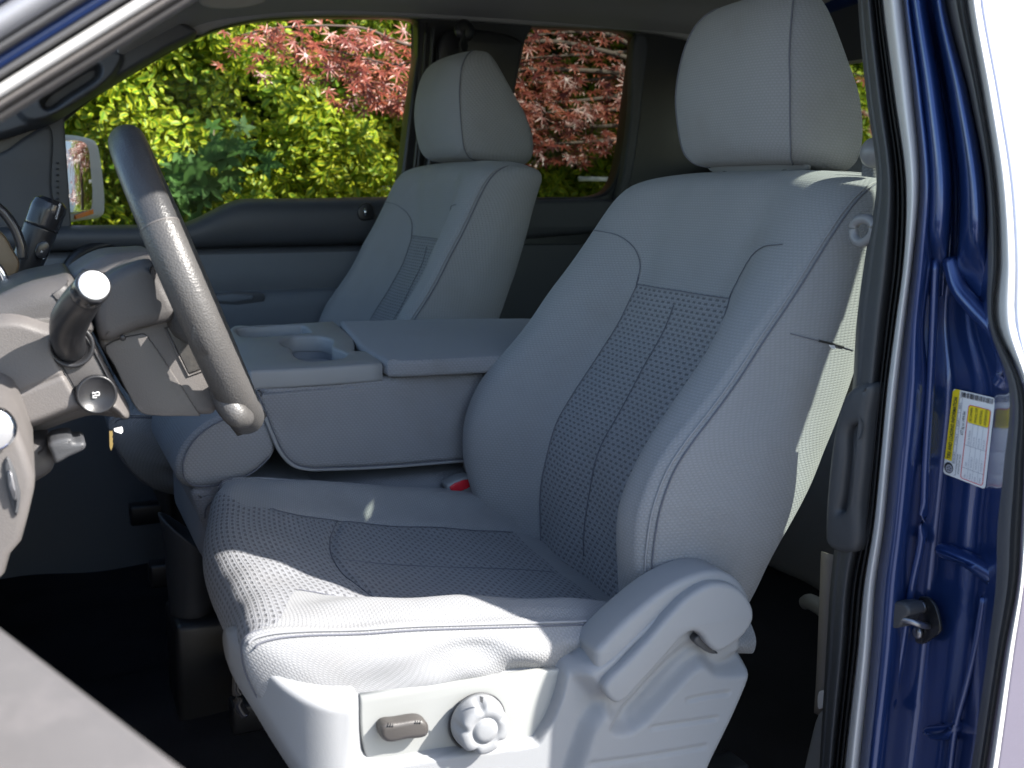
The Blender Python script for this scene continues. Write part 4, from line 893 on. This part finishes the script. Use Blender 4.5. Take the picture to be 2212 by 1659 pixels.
rd = mesh('rear_door_skin', V, kept, [m_skin_glare, m_skin_reflect], trk, mi=[1 if V[list(f)].mean(0)[2] < 1.395 else 0 for f in kept]); md = rd.modifiers.new('t', 'SOLIDIFY'); md.thickness = .02; md.offset = -1
gl = [(x, float(np.interp(z, zz_, ye))+.02, z) for x, z in ((.95, 1.45), (1.68, 1.45), (1.68, 2.0), (.95, 2.0))]
mesh('rear_door_glass', gl, [(0, 1, 2, 3)], m_ltint, trk, smooth=False)
# embossings of the jamb
prismx_n = 0
def prismx(name, px, X, th, mat, parent, bev=.003, sm=4, holes=()):
    o2 = smooth_path(px, sm, True) if sm > 1 else px
    V, F = prism_pts([PX(a, b, X) for a, b in o2], (th, 0, 0), [[PX(a, b, X) for a, b in smooth_path(h, sm, True)] for h in holes], proj=(1, 2), bev=bev or 0)
    return mesh(name, V, F, mat, parent)
prismx('jamb_boss', [(2010, 1186), (2016, 1176), (2060, 1190), (2120, 1218), (2148, 1240), (2150, 1262), (2138, 1278), (2118, 1262), (2060, 1220), (2020, 1206)], .818, .02, m_paint, bj, .008)
prismx('jamb_boss', [(1985, 1575), (2030, 1566), (2058, 1560), (2062, 1580), (2040, 1600), (2000, 1600)], .820, .02, m_paint, bj, .008)
prismx('jamb_boss', [(1888, 1530), (1902, 1510), (1908, 1520), (1904, 1540), (1894, 1548)], .785, .02, m_paint, bj, .004)
tube('jamb_ridge', [PX(x, y, .806) for x, y in ((2022, 560), (2016, 700), (2010, 830), (2000, 1000), (1992, 1160), (1972, 1260), (1950, 1400), (1925, 1560), (1912, 1700))], .0045, m_paint, bj, 10, flat=.8)
tube('jamb_ridge', [PX(x, y, .826) for x, y in ((2125, 1290), (2110, 1380), (2090, 1470), (2064, 1570), (2050, 1680))], .0035, m_paint, bj, 10)
tube('jamb_ridge', [PX(x, y, .815) for x, y in ((2052, 560), (2070, 620), (2110, 670), (2150, 715), (2168, 760), (2172, 810), (2160, 830))], .008, m_paint, bj, 12)
def rib(Lp, Rp, amp):
    ys = np.linspace(-120, 640, 70); a_ = cr([p[0] for p in Lp], [p[1] for p in Lp], ys)[:, 0]; b_2 = cr([p[0] for p in Rp], [p[1] for p in Rp], ys)[:, 0]; V = []
    for y, a, b in zip(ys, a_, b_2):
        f = float(sstep((630-y)/150))
        for q in np.linspace(0, 1, 17): V.append(PX(a+(b-a)*q, y, .800+.022*(1-f)-amp*sin(pi*q)**.8*f+.012*(q in (0, 1))))
    return mesh('jamb_rib', V, grid_faces(70, 17), m_paint, bj)
rib([(-120, 1938), (0, 1952), (205, 1978), (400, 1992), (640, 1978)], [(-120, 1990), (0, 2003), (205, 2036), (400, 2058), (640, 2040)], .020)
rib([(-120, 1998), (0, 2010), (205, 2046), (400, 2070), (640, 2060)], [(-120, 2034), (0, 2044), (205, 2094), (400, 2128), (640, 2132)], .018)
# striker
sk = prismx('striker_plate', [(1988, 1288), (2006, 1292), (2020, 1310), (2030, 1350), (2030, 1364), (2012, 1380), (1990, 1392), (1972, 1384), (1964, 1366), (1974, 1330), (1966, 1300)], .8235, .004, m_gloss, trk, .0015)
for q in ((1992, 1310), (1984, 1366)): lathe('bolt', [(.0062, 0), (.0062, .002), (.0045, .004), (.001, .0042)], PX(q[0], q[1], .8225), (-1, 0, 0), m_steel, sk, 20)
tube('striker_loop', [PX(2005, 1352, .822), PX(1990, 1350, .800), PX(1962, 1340, .79), PX(1940, 1336, .79), PX(1936, 1322, .80), PX(1960, 1318, .822)], .0032, m_steel, sk, 10)
prismx('striker_bumper', [(1904, 1308), (1908, 1302), (1940, 1300), (1956, 1306), (1962, 1326), (1950, 1336), (1944, 1352), (1932, 1358), (1904, 1354)], .785, .022, m_dkgray, sk, .003, sm=2)
# latch handle of the trim
prismx('pillar_handle', [(1778, 1140), (1790, 980), (1806, 895), (1818, 860), (1842, 834), (1872, 828), (1878, 840), (1868, 900), (1860, 1000), (1850, 1090), (1842, 1190), (1800, 1192), (1782, 1176)], .775, .03, m_dkgray, trk, .008, holes=[[(1828, 924), (1852, 918), (1852, 930), (1842, 940), (1832, 1040), (1820, 1104), (1808, 1106), (1812, 1080), (1822, 990)]])
prismx('handle_slot', [(1800, 1120), (1824, 900), (1862, 900), (1850, 1120)], .800, .01, m_black, trk, 0, sm=1)
# ---- driver seat belt: guide, webbing, anchor
m_belt = plastic('belt_hardware', (.20, .20, .21), .35, .1)
sb = thing('driver_seat_belt', tuple(PX(1875, 500, .86)), 'grey seat belt webbing and guide loop on the driver side pillar', 'seat belt')
def webbing(name, pts, wv_, mat, parent, th=.0012):
    c = smooth_path(pts, 6); V = []
    for p in c:
        for s in (-1, 1): V.append(p+np.asarray(wv_)*s*.5)
    return_ = mesh(name, V, grid_faces(len(c), 2), mat, parent); m = return_.modifiers.new('t', 'SOLIDIFY'); m.thickness = th; return return_
m_web = fabric('belt_webbing', (.16, .165, .175))
wb = webbing('webbing', [PX(1888, 330, .90), PX(1882, 440, .875), PX(1876, 500, .86), PX(1880, 560, .86), PX(1868, 700, .87), PX(1850, 900, .88)], (.012, -.022, 0), m_web, sb); uv_box(wb)
tube('guide_loop', [PX(a-8, b, .80) for a, b in ((1852, 500), (1854, 484), (1866, 474), (1884, 474), (1896, 486), (1892, 508), (1870, 524), (1856, 516))], .0050, m_belt, sb, 12, closed=True)
lathe('anchor_cap', [(.016, -.004), (.016, .002), (.012, .008), (.001, .009)], PX(1889, 330, .885), (-1, -.4, 0), m_belt, sb, 24)
wb = webbing('lower_webbing', [PX(1788, 1195, .86), PX(1784, 1300, .86), PX(1778, 1450, .86), PX(1772, 1545, .86)], (.004, -.016, 0), plastic('belt_low', (.26, .235, .215), .8, .2), sb); uv_box(wb)
prismx('anchor_cover', [(1768, 1536), (1790, 1560), (1800, 1700), (1735, 1700), (1745, 1600)], .85, .02, m_gray, sb, .008)
prismx('belt_latch', [(1768, 1495), (1778, 1492), (1778, 1525), (1768, 1532)], .852, .006, m_white, sb, .001)
tube('seat_release_rod', [PX(1738, 1302, 1.1), PX(1750, 1300, 1.1), PX(1800, 1330, 1.1)], [.010, .012, .012], m_gray, trk, 14)
# ---- rear side window wall on the driver side (the sun comes in through it)
def wall_poly(name, out, hole, y, th, mat):
    V, F = prism_pts([(a, y, b) for a, b in out], (0, th, 0), [[(a, y, b) for a, b in hole]], bev=0); return mesh(name, V, F, mat, trk, smooth=False)
box('door_sill', (-.60, .70, .62), (1.84, .84, .80), m_paint, trk, .02)
# passenger mirror
mr = thing('door_mirror', tuple(P(165, 480, 2.62)), 'silver cased door mirror outside the passenger window with an amber lamp', 'door mirror')
nrm = np.array([-.75, .66, 0])
mp = [((136, 290), 2.575), ((182, 294), 2.655), ((203, 306), 2.70), ((209, 330), 2.71), ((213, 455), 2.72), ((208, 468), 2.71), ((180, 476), 2.655), ((138, 484), 2.575), ((100, 486), 2.53), ((100, 290), 2.53)]
o3 = np.array([P(q[0][0], q[0][1], q[1]) for q in mp]); b_, c_ = o3[0]*0+np.array([nrm[0], nrm[1], 0]), o3.mean(0); o3 = o3-np.outer((o3-c_)@b_, b_)
o3 = smooth_path(list(o3), 4, True); V, F = prism_pts(o3, nrm*.07, proj=(1, 2), bev=.012); mesh('mirror_case', V, F, plastic('silver_case', (.45, .47, .46), .35, .1, 900), mr)
mg = [(137, 303), (176, 305), (190, 316), (196, 360), (198, 450), (180, 456), (140, 464), (108, 466), (108, 303)]
def onmir(a, b, off): r = ray(a, b); t_ = ((c_-CAM)@b_-off)/(r@b_); return CAM+r*t_
g3 = smooth_path([onmir(a, b, .003) for a, b in mg], 4, True); V, F = prism_pts(g3, nrm*.004, proj=(1, 2), bev=.001); mesh('mirror_glass', V, F, flat('mirror', (.85, .87, .87), .01, 1.0), mr)
a3 = [onmir(a, b, .0035) for a, b in ((163, 465), (202, 452), (203, 462), (164, 474))]; V, F = prism_pts(a3, nrm*.004, proj=(1, 2), bev=.001); mesh('amber_lamp', V, F, m_amber, mr)

# ================================================================== STICKER on the jamb
st_ = thing('tyre_placard', tuple(PX(2090, 950, .83)), 'white and yellow tire and loading information sticker on the blue door jamb', 'sticker')
CN = [(2037, 1022), (2059, 839), (2150, 860), (2128, 1057)]     # reading order: left-bottom, right-bottom.. (text runs upward)
def stp(x, y, off=0):     # x along the reading direction 0..1, y across 0(far from strip)..1(strip side)
    a = np.array(CN[0])*(1-x)+np.array(CN[1])*x; b = np.array(CN[3])*(1-x)+np.array(CN[2])*x; q = a*y+b*(1-y); return PX(q[0], q[1], .8315-off)
def srect(x0, y0, x1, y1, off): return [stp(x0, y0, off), stp(x1, y0, off), stp(x1, y1, off), stp(x0, y1, off)]
def rr(x0, y0, x1, y1, rx, ry, n=5):
    o = []
    for cx, cy, a0 in ((x1-rx, y1-ry, 0), (x0+rx, y1-ry, 90), (x0+rx, y0+ry, 180), (x1-rx, y0+ry, 270)):
        for i in range(n+1): a = radians(a0+90*i/n); o.append((cx+rx*cos(a), cy+ry*sin(a)))
    return o
pieces = []
def addpoly(pts, off, m): pieces.append(([stp(x, y, off) for x, y in pts], [tuple(range(len(pts)))], m))
def addtext(t, x, y, size, m, sx=1.0, off=.0016, bold=0):
    V, F = text_mesh('t', t, 1.0, lambda a, b: stp(x+a*size*.52*sx, y+b*size, off), None, None, bold=bold); pieces.append((V, F, m))
def frame(x0, y0, x1, y1, tx, ty, off, m, rx=.03, ry=.05):
    o = rr(x0, y0, x1, y1, rx, ry); i = rr(x0+tx, y0+ty, x1-tx, y1-ty, max(rx-tx, .001), max(ry-ty, .001)); n = len(o)
    pieces.append(([stp(*p, off) for p in o]+[stp(*p, off) for p in i], [(k, (k+1) % n, n+(k+1) % n, n+k) for k in range(n)], m))
addpoly(rr(0, 0, 1, 1, .035, .07), 0, 0)
yl = [(.17, .84), (1.0-.0, .84)]+[(1.0, .93), (.965, 1.0)]+[(.17, 1.0)]
addpoly(yl, .0006, 1)
addtext('TIRE AND LOADING INFORMATION', .185, .875, .115, 2, .74, bold=.02)
circ = [(.085+.062*cos(a), .885+.105*sin(a)) for a in np.linspace(0, 2*pi, 28, endpoint=False)]; addpoly(circ, .0006, 2)
circ = [(.078+.046*cos(a), .875+.080*sin(a)) for a in np.linspace(0, 2*pi, 24, endpoint=False)]; addpoly(circ, .0010, 3)
for i in range(5):
    a = i*2*pi/5; addpoly([(.078+.030*cos(a+d)*k, .875+.054*sin(a+d)*k) for d, k in ((-.3, 1), (.3, 1), (.3, .4), (-.3, .4))], .0013, 2)
frame(.15, .755, .92, .83, .004, .008, .0006, 3, .02, .03)
addtext('SEATING CAPACITY', .16, .775, .05, 2, .55); addtext('TOTAL 6', .40, .775, .05, 2, .9); addtext('FRONT 3', .58, .775, .05, 2, .9); addtext('REAR 3', .78, .775, .05, 2, .9)
for x in (.37, .55, .74): addpoly([(x, .765), (x+.004, .765), (x+.004, .82), (x, .82)], .0006, 3)
addtext('The combined weight of occupants', .02, .705, .055, 2, .62); addtext('and cargo should never exceed :', .05, .645, .055, 2, .62)
addtext('677 kg or 1494 lbs.', .50, .655, .085, 2, .80, bold=.01)
frame(.02, .07, .86, .60, .007, .014, .0006, 4, .03, .06)
addpoly(rr(.66, .085, .853, .585, .03, .05), .0008, 1)
for i, t in enumerate(('SEE OWNERS', 'MANUAL FOR', 'ADDITIONAL', 'INFORMATION')): addtext(t, .675, .49-i*.115, .085, 2, .60)
for x in (.145, .40, .655): addpoly([(x, .085), (x+.005, .085), (x+.005, .585), (x, .585)], .0011, 3)
for y in (.20, .32, .44): addpoly([(.03, y), (.655, y), (.655, y+.006), (.03, y+.006)], .0009, 3)
for i, (a, b, c) in enumerate((('TIRE', 'SIZE', 'COLD TIRE PRESSURE'), ('FRONT', 'P235/75R17', '240 kPa, 35 PSI'), ('REAR', 'P235/75R17', '240 kPa, 35 PSI'), ('SPARE', 'P235/75R17', '240 kPa, 35 PSI'))):
    y = .48-i*.118; addtext(a, .04, y, .06, 3, .7); addtext(b, .17, y, .06, 3, .8); addtext(c, .41, y, .06, 3, .55)
rb_ = random.Random(3); y = .04
while y < .80: d = rb_.choice((.008, .012, .018)); addpoly([(.925, y), (.985, y), (.985, y+d), (.925, y+d)], .0006, 3 if rb_.random() < .6 else 2); y += d+rb_.choice((.008, .012))
V = []; F = []; mi = []
for v_, f_, m_ in pieces:
    b = len(V); V += [np.asarray(q) for q in v_]; F += [tuple(i+b for i in t) for t in f_]; mi += [m_]*len(f_)
mesh('printed_label', V, F, [m_white, m_yel, m_ink, m_lines, m_redink], st_, smooth=False, mi=mi)

# ================================================================== DRIVER DOOR (open, close to the lens)
dd = thing('driver_door', (-.10, .55, 1.0), 'open driver door, its blurred grey inner edge at the bottom left corner', 'door')
m_dd = plastic('door_cap_vinyl', (.125, .118, .116), .7, .35, 250, var=.22, dirt=((.22, .20, .195), .5))
A_ = P(-160, 1222, .60); B_ = P(600, 1786, .32)
A_[2] = B_[2] = (A_[2]+B_[2])/2
zt = 1.357
A_ = np.array([-.0205-.063*1.1, .53+.17*1.1, zt]); B_ = np.array([-.0205+.063*2.6, .53-.17*2.6, zt]); dv = (B_-A_)/np.linalg.norm(B_-A_); nv = np.array([-dv[1], dv[0], 0]); nv = nv if nv[0] < 0 else -nv
out = [A_, B_, B_+nv*.085, A_+nv*.085]
V, F = prism_pts(out, (0, 0, -.06), proj=(0, 1), bev=.010, seg=4); mesh('armrest', V, F, m_dd, dd)
o2_ = [A_+nv*.07, B_+nv*.07, B_+nv*.16, A_+nv*.16]; o2_ = [np.array([p[0], p[1], 1.40]) for p in o2_]
V, F = prism_pts(o2_, (0, 0, -.85), proj=(0, 1), bev=.015, seg=4); mesh('door_body', V, F, m_taupe, dd)

# ================================================================== OUTSIDE
def struct(o, k='structure'): o['kind'] = k; return o
m_conc, t_, n_, b_p = nodes('driveway_concrete'); co_ = objco(t_)
cc = mixc(t_, noise(t_, .8, 8, co_, .6), (.20, .196, .19), (.30, .293, .285)); cc = mixc(t_, ramp(t_, noise(t_, 9, 6, co_, .7), .5, .8), cc, (.15, .145, .14)); t_.links.new(cc, b_p.inputs['Base Color']); b_p.inputs['Roughness'].default_value = .9
bump(t_, b_p, noise(t_, 60, 4, co_), .5, .004)
g = mesh('ground', [(-60, -60, 0), (80, -60, 0), (80, 60, 0), (-60, 60, 0)], [(0, 1, 2, 3)], m_conc, smooth=False); struct(g)
# soil bed under the hedge
m_soil = carpet('bark_soil', (.06, .04, .025))
g2 = mesh('soil', [(-4, 3.2, .004), (9, 3.2, .004), (9, 6, .004), (-4, 6, .004)], [(0, 1, 2, 3)], m_soil, smooth=False); struct(g2)

def leaf_mat(name, edge, cen, rim=.3, trans=.35, rough=.35, var=.35, spec=.5):
    m = bpy.data.materials.new(name); m.use_nodes = True; t = m.node_tree; n = t.nodes; b = n['Principled BSDF']; uv = n.new('ShaderNodeUVMap').outputs[0]
    at = n.new('ShaderNodeAttribute'); at.attribute_name = 'tone'; s = n.new('ShaderNodeSeparateXYZ'); t.links.new(uv, s.inputs[0])
    wv_ = noise(t, 60, 3, objco(t)); d = M(t, 'ADD', s.outputs[0], M(t, 'MULTIPLY', M(t, 'SUBTRACT', wv_, .5), .55))
    f = ramp(t, d, rim, rim+.18); c = mixc(t, f, cen, edge); c2 = mixc(t, at.outputs['Fac'], c, cen)
    hv = n.new('ShaderNodeHueSaturation'); t.links.new(c2, hv.inputs['Color']); t.links.new(M(t, 'ADD', M(t, 'MULTIPLY', at.outputs['Fac'], -var), 1+var*.4), hv.inputs['Value'])
    t.links.new(hv.outputs[0], b.inputs['Base Color']); b.inputs['Roughness'].default_value = rough; b.inputs['Specular IOR Level'].default_value = spec
    tl = n.new('ShaderNodeBsdfTranslucent'); t.links.new(hv.outputs[0], tl.inputs[0]); mx = n.new('ShaderNodeMixShader'); mx.inputs[0].default_value = trans
    t.links.new(b.outputs[0], mx.inputs[1]); t.links.new(tl.outputs[0], mx.inputs[2]); t.links.new(mx.outputs[0], n['Material Output'].inputs[0]); return m
m_leafy = leaf_mat('variegated_leaf', (.40, .42, .02), (.10, .21, .012), .25, .35, .5, .35, .3)
m_leafr = leaf_mat('maple_red_leaf', (.40, .12, .065), (.20, .04, .025), .5, .32, .38, .5, .7)
m_leafg = leaf_mat('broad_green_leaf', (.055, .125, .025), (.04, .095, .02), .5, .3, .6, .3, .15)
m_bark = plastic('bark', (.09, .065, .05), .9, .8, 120)
m_twig = plastic('twig', (.13, .10, .07), .9, .5, 200)
# leaf templates: (verts, faces, uv.x = distance from midrib 0..1)
def oval_leaf():
    v = [(0, 0, 0)]; u = [0]; 
    ts = (.18, .42, .68, .88); wd = (.20, .29, .24, .12)
    for t_, w_ in zip(ts, wd): v += [(-w_, t_, .07), (0, t_, -.02), (w_, t_, .07)]; u += [1, 0, 1]
    v.append((0, 1, -.03)); u.append(.9); f = [(0, 2, 1), (0, 3, 2)]
    for i in range(3):
        a = 1+3*i; f += [(a, a+1, a+4, a+3), (a+1, a+2, a+5, a+4)]
    f += [(10, 11, 13), (11, 12, 13)]; return np.array(v, float), f, np.array(u, float)
def maple_leaf(nl, narrow, base=.16):
    v = [(0, 0, 0)]; u = [0.0]; f = []; angs = np.linspace(-125, 125, nl); ln_ = [.55+.45*cos(radians(a)*.62) for a in angs]
    ring = []
    for i, (a, l) in enumerate(zip(angs, ln_)):
        ar = radians(a); h = radians(250/(nl-1)/2); ring.append((sin(ar-h)*base*1.25, cos(ar-h)*base*1.25, 0, .5))
        ring.append((sin(ar-h*narrow)*l*.55, cos(ar-h*narrow)*l*.55, .03, .8)); ring.append((sin(ar)*l, cos(ar)*l, -.06, 1)); ring.append((sin(ar+h*narrow)*l*.55, cos(ar+h*narrow)*l*.55, .03, .8))
    ring.append((sin(radians(angs[-1]+15))*base, cos(radians(angs[-1]+15))*base, 0, .5))
    for r in ring: v.append(r[:3]); u.append(r[3])
    k = len(ring); m = nl
    for i in range(m): a = 1+4*i; f += [(0, a, a+1), (0, a+1, a+2), (0, a+2, a+3), (0, a+3, a+4)]
    return np.array(v, float), f, np.array(u, float)
def scatter(name, tpl, pos, nrm_, upv, size, tone, mat, parent):
    tv, tf, tu = tpl; N = len(pos); n = nrm_/np.linalg.norm(nrm_, axis=1)[:, None]; y = upv-(upv*n).sum(1)[:, None]*n; y /= np.linalg.norm(y, axis=1)[:, None]+1e-9; x = np.cross(y, n)
    V = pos[:, None, :]+size[:, None, None]*(tv[None, :, 0:1]*x[:, None, :]+tv[None, :, 1:2]*y[:, None, :]+tv[None, :, 2:3]*n[:, None, :])
    k = len(tv); base = (np.arange(N)*k); F = []; V = V.reshape(-1, 3)
    if parent is not None: V = V-org(parent)
    loops = []; starts = []; tot = []
    tf_flat = np.concatenate([np.array(f) for f in tf]); lens = np.array([len(f) for f in tf])
    lv = (base[:, None]+tf_flat[None, :]).ravel(); tl = np.tile(lens, N); st = np.concatenate([[0], np.cumsum(tl)[:-1]])
    me = bpy.data.meshes.new(name); me.vertices.add(len(V)); me.vertices.foreach_set('co', V.ravel()); me.loops.add(len(lv)); me.loops.foreach_set('vertex_index', lv.astype(np.int32))
    me.polygons.add(len(tl)); me.polygons.foreach_set('loop_start', st.astype(np.int32)); me.polygons.foreach_set('use_smooth', np.ones(len(tl), bool)); me.update(calc_edges=True)
    me.materials.append(mat); L = me.uv_layers.new(name='UVMap'); L.data.foreach_set('uv', np.stack([np.tile(tu, N)[lv], np.zeros(len(lv))], 1).astype(np.float32).ravel())
    at = me.attributes.new('tone', 'FLOAT', 'POINT'); at.data.foreach_set('value', np.repeat(tone, k).astype(np.float32))
    return link(name, me, parent)
hg = thing('hedge', (1.2, 3.9, 0), 'tall hedge of yellow edged green leaves beyond the passenger window', 'hedge')
# surface of the hedge, lumpy; sprigs of leaves grow out of it
def hsurf(x, z): return 3.52+.10*np.sin(x*3.1+z*1.7)+.09*np.sin(x*6.7-z*5.2+1.3)+.06*np.sin(x*12.1+z*11.3)+.10*(z-1.7)*0
NS = 30000; sx_ = rng.uniform(-1.0, 4.2, NS); sz_ = rng.uniform(.35, 3.1, NS)
dens = np.sin(sx_*4.3+1)*np.sin(sz_*5.1+.5)+.6*np.sin(sx_*9.1+sz_*7); keep = dens > rng.uniform(-2.6, -.5, NS); sx_ = sx_[keep]; sz_ = sz_[keep]; NS = len(sx_)
sy_ = hsurf(sx_, sz_)+rng.uniform(-.04, .26, NS)
PO = []; NO = []; UP = []; SZ = []; TN = []
for i in range(NS):
    c = np.array([sx_[i], sy_[i], sz_[i]]); d = np.array([rng.normal(0, .6), -1+rng.normal(0, .4), rng.normal(.5, .6)]); d /= np.linalg.norm(d); tone = float(np.clip(rng.normal(.25, .25), 0, 1))
    a = np.cross(d, [0, 0, 1]); a /= np.linalg.norm(a)+1e-6; b = np.cross(a, d)
    for j in range(9):
        q = j*2.4; r = .012+.0045*j; o = (cos(q)*a+sin(q)*b); p = c+d*(.035-.006*j)+o*r*.6; PO.append(p); UP.append(o+d*.25+rng.normal(0, .15, 3)); NO.append(d*1.0+o*.35+rng.normal(0, .3, 3)); SZ.append(rng.uniform(.026, .044)*(.75+.03*j)); TN.append(np.clip(tone+rng.normal(0, .12), 0, 1))
scatter('leaves', oval_leaf(), np.array(PO), np.array(NO), np.array(UP), np.array(SZ), np.array(TN), m_leafy, hg)
tw = []
for i in range(170):
    x = rng.uniform(-.8, 3.6); z = rng.uniform(.5, 2.7); y = hsurf(x, z)+rng.uniform(.02, .25); p = [np.array([x, y, z])]
    d = np.array([rng.normal(0, .7), rng.normal(-.1, .3), rng.normal(.3, .7)]); 
    for k in range(4): d = d+rng.normal(0, .35, 3); p.append(p[-1]+d/np.linalg.norm(d)*rng.uniform(.05, .12))
    tw.append(tube('', p, [.004, .003, .002], None, n=5, sm=2, ret=True))
V, F = join(tw); o = mesh('twigs', V, F, m_twig, hg); o['kind'] = 'stuff'
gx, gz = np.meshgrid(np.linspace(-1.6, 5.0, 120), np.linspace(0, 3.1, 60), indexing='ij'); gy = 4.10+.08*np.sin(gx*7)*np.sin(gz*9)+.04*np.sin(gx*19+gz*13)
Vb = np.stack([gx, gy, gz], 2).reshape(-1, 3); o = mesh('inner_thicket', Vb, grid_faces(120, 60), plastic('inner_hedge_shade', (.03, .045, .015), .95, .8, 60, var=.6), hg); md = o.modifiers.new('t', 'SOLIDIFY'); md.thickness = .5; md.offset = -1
# young broad-leaved saplings growing out of the hedge
sp_ = thing('sapling', (.45, 3.4, 0), 'young sapling with broad dark green lobed leaves against the yellow hedge', 'sapling')
PO = []; NO = []; UP = []; SZ = []; TN = []
def at_px(px, py, Y, n, spx, spy, sz, tonem):
    for i in range(n):
        PO.append(P(px+rng.normal(0, spx), py+rng.normal(0, spy), Y+rng.normal(0, .05))); NO.append([rng.normal(0, .45), -1, rng.normal(.35, .5)]); UP.append([rng.normal(0, .9), 0, rng.normal(-.3, .8)]); SZ.append(rng.uniform(*sz)); TN.append(np.clip(rng.normal(tonem, .25), 0, 1))
at_px(440, 380, 3.32, 26, 50, 32, (.045, .075), .4); at_px(470, 310, 3.34, 8, 28, 26, (.035, .055), .3); at_px(400, 425, 3.32, 10, 30, 20, (.05, .07), .5)
scatter('leaves', maple_leaf(5, .75, .26), np.array(PO), np.array(NO, float), np.array(UP, float), np.array(SZ), np.array(TN), m_leafg, sp_)
tube('stem', [(.47, 3.45, .02), (.46, 3.42, .8), P(440, 430, 3.40), P(455, 340, 3.38), P(462, 270, 3.40)], [.012, .008, .003], m_twig, sp_, 8)
# red japanese maple
mt = thing('maple_tree', (2.3, 3.25, 0), 'red leaved maple tree with drooping branches in front of the hedge', 'tree')
tube('trunk', [(2.3, 3.3, 0), (2.28, 3.28, .7), (2.2, 3.25, 1.3), (2.05, 3.2, 1.9), (1.8, 3.15, 2.4)], [.06, .05, .04, .028, .015], m_bark, mt, 12)
brs = []; PO = []; NO = []; UP = []; SZ = []; TN = []
def branch(pts, nleaf, spread, szr, tone, drop=.03):
    c = smooth_path(pts, 10); brs.append(tube('', pts, [.009, .006, .003, .0015], None, n=6, sm=5, ret=True))
    for i in range(nleaf):
        q = c[int(rng.uniform(.05, 1)*(len(c)-1))]; PO.append(q+rng.normal(0, 1, 3)*np.array(spread)+np.array([0, 0, -drop])); NO.append([rng.normal(-.05, .35), rng.normal(-.75, .3), rng.normal(.75, .4)]); UP.append([rng.normal(-.5, .8), rng.normal(-.3, .3), rng.normal(-.6, .35)]); SZ.append(rng.uniform(*szr)); TN.append(np.clip(rng.normal(tone, .3), 0, 1))
B0 = (2.05, 3.2, 1.9)
branch([B0, P(1200, 40, 3.1), P(900, 100, 3.05), P(780, 60, 3.02), P(600, 60, 3.0), P(520, 75, 3.0)], 130, (.05, .05, .030), (.026, .042), .25)
branch([B0, P(1200, 90, 3.08), P(1000, 110, 3.02), P(860, 140, 3.0), P(760, 118, 3.0), P(690, 105, 3.0)], 230, (.05, .06, .034), (.026, .042), .2)
branch([B0, P(1150, 150, 3.05), P(940, 180, 3.0), P(850, 195, 3.0), P(770, 180, 3.0)], 150, (.045, .06, .022), (.025, .04), .2)
for py, n, tn in ((70, 30, .8), (118, 60, .4), (170, 80, .2), (212, 120, .15), (240, 90, .3), (275, 90, .6), (305, 60, .75)):
    branch([P(1480+rng.uniform(-20, 80), py-30, 3.3), P(1330, py-4, 3.15), P(1230, py+rng.uniform(-8, 8), 3.1), P(1130, py+8, 3.05), P(1080, py+10, 3.05)], n, (.07, .07, .026), (.023, .040), tn)
for i in range(26):
    x = rng.uniform(2.15, 3.4); z = rng.uniform(1.4, 2.8); branch([(2.0, 3.2, 2.1), ((2.0+x)/2, 3.2, z+.12), (x, rng.uniform(3.0, 3.4), z)], 90, (.12, .09, .05), (.035, .055), .4)
for i in range(10):
    x = rng.uniform(.6, 1.8); z = rng.uniform(2.15, 2.7); branch([(1.9, 3.15, 2.3), ((2.0+x)/2, 3.15, z+.10), (x, rng.uniform(3.0, 3.3), z)], 70, (.12, .09, .04), (.035, .055), .4)
V, F = join(brs); mesh('branches', V, F, m_bark, mt)
scatter('leaves', maple_leaf(7, .42, .13), np.array(PO), np.array(NO, float), np.array(UP, float), np.array(SZ), np.array(TN), m_leafr, mt)
# fence glimpse behind the hedge end
fe = thing('chain_fence', (2.6, 3.46, 0), 'pale metal fence rail glimpsed at the lower corner of the rear side window', 'fence')
tube('rail', [P(1250, 386, 3.36), P(1420, 388, 3.36)], .008, plastic('white_rail', (.7, .72, .72), .5, .1), fe, 10, sm=1)
tube('post', [P(1345, 340, 3.40), (P(1345, 340, 3.40)[0], 3.40, .0)], .02, m_steel, fe, 10, sm=1)
# white building down the drive, behind the truck
bl_ = thing('garage', (9.5, .2, 0), 'white garage wall beyond the right edge of the truck', 'building')
m_wall = plastic('white_siding', (.80, .80, .79), .7, .1, 40)
box('wall', (9.5, -6, .0), (9.7, 6.0, 4.2), m_wall, bl_, 0); box('roof', (9.2, -6.3, 4.2), (11.5, 6.3, 4.35), m_dkgray, bl_, 0)
